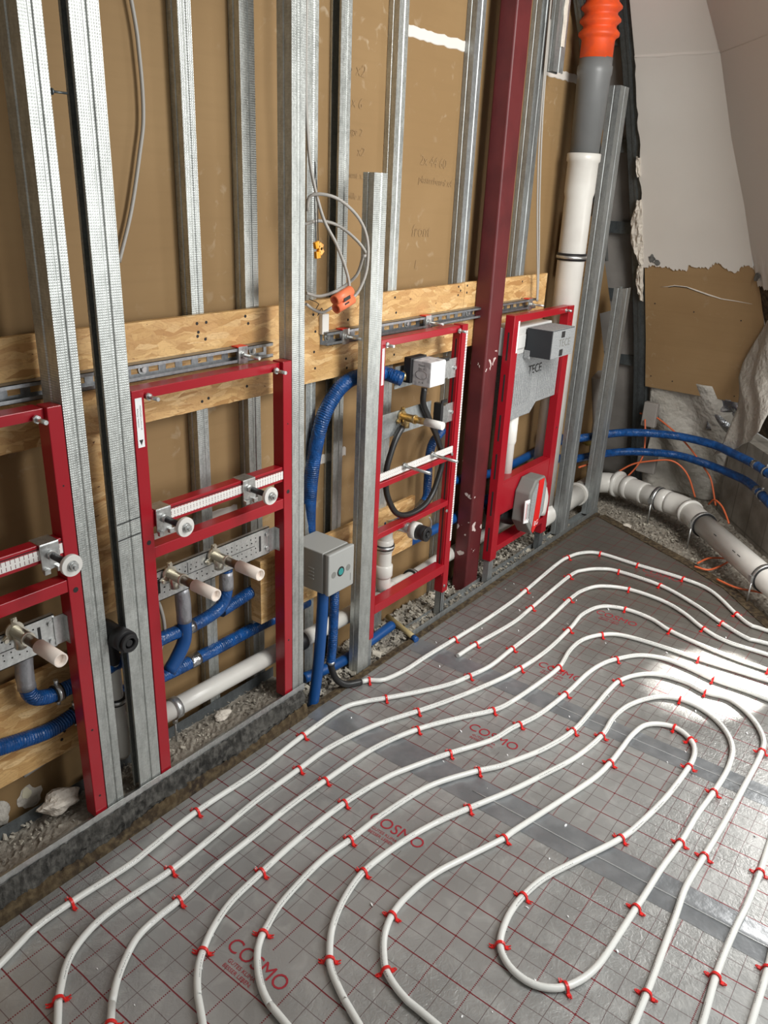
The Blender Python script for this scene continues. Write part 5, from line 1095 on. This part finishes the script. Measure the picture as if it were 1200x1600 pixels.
cable([(.75, 1.64, .20), (.86, 1.64, .215), (.95, 1.64, .24), (1.05, 1.64, .30)], .005, M['cable'], 'electric_cable', 'pale cable running low behind the leftmost frame')
cable([(2.27, 1.47, .49), (2.33, 1.50, .44), (2.37, 1.53, .36)], .003, M['cable'], 'electric_cable', 'thin pale cable beside the black end cap')
cable([(1.10, 1.56, .62), (1.135, 1.565, .56), (1.15, 1.57, .47), (1.125, 1.57, .40)], .005, M['cable'], 'electric_cable', 'cream cable curving behind the left post of the second frame')
for i, (pts, lab) in enumerate((([(1.70, 1.535, 1.66), (1.700, 1.535, 1.56), (1.705, 1.535, 1.49), (1.708, 1.535, 1.455)], 'left'), ([(1.70, 1.535, 1.66), (1.712, 1.535, 1.56), (1.714, 1.535, 1.50), (1.716, 1.535, 1.455)], 'right'))):
    cable(pts, .0012, M['black'], 'thin_wire', lab+' thin dark wire leading to the amber connectors', 'thin wires')
o = thing('wire_connector', (1.712, 1.53, 1.44), 'amber wire connectors hanging beside the tall stud', 'wire connector')
for i, (dx, dz, a) in enumerate(((-.004, .004, .3), (.010, .0, -.5), (.0, -.022, .1), (.012, -.012, .8))):
    b = MB(); b.obox((1.710+dx, 1.532, 1.447+dz), (1, 0, a), (0, 1, 0), (-a, 0, 1), .0085, .005, .009); P(b, 'connector_block', M['yellow'], o, .001)
o = thing('cable_sleeve', (1.75, 1.47, 1.30), 'orange plastic joint sleeve on the hanging cable coil', 'cable joint')
b = MB(); c = Vector((1.748, 1.468, 1.309)); d = Vector((.95, 0, .30)).normalized(); u = Vector((-.30, 0, .95)); n = 1
for s in (-1, 1): b.ring(c-d*.036+u*s*.012, c+d*.036+u*s*.012, .0145, .0105, 24)
P(b, 'sleeve_body', M['tagor'], o)
b = MB(); b.obox(c+Vector((0, -.0145, .005)), d, (0, 1, 0), u, .014, .0008, .005); b.obox(c+Vector((0, -.0145, -.008)), d, (0, 1, 0), u, .009, .0008, .002); P(b, 'sleeve_print', M['ink'], o)
b = MB(); b.box(1.795, 1.825, 1.585, 1.60, 1.19, 1.25); tag(P(b, 'wall_tab', M['white'], None, .003), 'small white plastic clip on the OSB under the cable coil', 'clip')
rr = random.Random(4)
cable([(1.73, 1.58, 1.30), (1.76, 1.57, 1.285), (1.745, 1.57, 1.27), (1.775, 1.575, 1.265), (1.76, 1.575, 1.25), (1.785, 1.58, 1.27), (1.80, 1.59, 1.25)], .0012, M['black'], 'thin_wire', 'tangle of thin dark wire on the OSB under the cable coil')
names = {'orange1': 'orange cable arching over both corner pipes', 'orange2': 'orange cable arching from the white elbow toward the corner', 'orange3': 'orange cable loop on the gravel beneath the big drain pipe', 'orange4': 'orange cable lying on the dirt right of the foil edge', 'orange5': 'orange cable bending behind the big drain elbow', 'orange6': 'short orange cable between the two right studs', 'ocable_rt': 'orange cable dropping behind the lower blue corner pipe'}
for k, lab in names.items(): cable(mm(RUNS[k]), .0048, M['ocable'], 'orange_cable', lab, 'orange cables')
b = MB(); b.cyl((3.47, 1.56, .52), (3.47, 1.585, .52), .022, 20); tag(P(b, 'orange_plug', M['orange'], None), 'bright orange round plug right of the toilet frame', 'plug')
b = MB(); b.tube([(2.245, 1.62, .028), (2.215, 1.50, .016), (2.205, 1.462, .012)], .011, 14); o = P(b, 'beige_conduit', mat('beige_conduit', (.42, .33, .16), .6), None); tag(o, 'short beige conduit crossing the rubble beside the cut blue pipe', 'conduit')
b = MB(); b.tube([(2.206, 1.466, .012), (2.20, 1.445, .010)], .0115, 14); P(b, 'blue_end', M['bluesmooth'], o)
# torn hole in the back wall and plaster lumps
b = MB(); pts = []; rr = random.Random(2)
for k in range(18): a = 2*math.pi*k/18; r = rr.uniform(.75, 1.2); pts.append((.762+math.cos(a)*.032*r, 1.6545, .118+math.sin(a)*.034*r))
b.prism(pts, (0, .001, 0)); P(b, 'torn_hole_rim', M['gyps'], wb)
b = MB(); pts = [(.757+math.cos(2*math.pi*k/12)*.014*rr.uniform(.7, 1.2), 1.6535, .135+math.sin(2*math.pi*k/12)*.017*rr.uniform(.7, 1.2)) for k in range(12)]
b.prism(pts, (0, .001, 0)); P(b, 'hole_opening', mat('bright_plaster_core', (.85, .78, .58), .8), wb)
def lump(name, c, s, m, lab, seed):
    bm = bmesh.new(); bmesh.ops.create_icosphere(bm, subdivisions=3, radius=1); rr = random.Random(seed)
    ph = [(rr.uniform(2, 6), rr.uniform(2, 6), rr.uniform(2, 6), rr.uniform(0, 6)) for _ in range(6)]
    for v in bm.verts:
        h = 1+sum(math.sin(v.co.x*a+v.co.y*b_+v.co.z*c_+d) for a, b_, c_, d in ph)/6*.45; v.co = Vector((v.co.x*s[0]*h, v.co.y*s[1]*h, v.co.z*s[2]*h))
    me = bpy.data.meshes.new(name); bm.to_mesh(me); bm.free(); me.materials.append(m); o = bpy.data.objects.new(name, me); COL.objects.link(o); o.location = c; tag(o, lab, 'plaster lump'); return o
lump('plaster_lump', (.80, 1.575, .125), (.05, .032, .03), M['gyps'], 'crumbly pale plaster lump left of the leftmost frame foot', 3)
lump('plaster_lump', (.675, 1.63, .135), (.022, .014, .034), M['fleece'], 'small greyish plaster lump at the far left against the back track', 5)
lump('plaster_lump', (1.34, 1.57, .09), (.03, .018, .012), M['gyps'], 'flat plaster flake on the kerb behind the second frame', 8)
lump('plaster_lump', (3.90, 1.28, -.01), (.03, .025, .02), M['gyps'], 'pale stone in the gravel at the far corner', 9)
# fleece covered pipe stubs and brown batten piece in the far corner
b = MB(); b.tube([(4.22, 1.62, .02), (4.20, 1.63, .45), (4.10, 1.64, .72)], .045, 22); tag(P(b, 'grey_duct', M['memb'], None), 'dusty grey duct rising behind the blue pipes in the corner', 'duct')
b = MB(); b.box(4.40, 4.44, 1.385, 1.465, .41, .55); tag(P(b, 'insulation_block', M['memb'], None, .006), 'upper grey block against the fleece in the corner', 'block')
b = MB(); b.box(4.46, 4.50, 1.36, 1.47, .12, .26); tag(P(b, 'insulation_block', M['memb'], None, .006), 'lower grey block against the fleece in the corner', 'block')
lump('yellow_wool_tuft', (4.05, 1.62, .36), (.05, .03, .02), mat('yellow_wool', (.30, .22, .05), .9, 0, (60, 1, .01)), 'tuft of dirty yellow mineral wool behind the corner pipes', 13)['category'] = 'insulation'
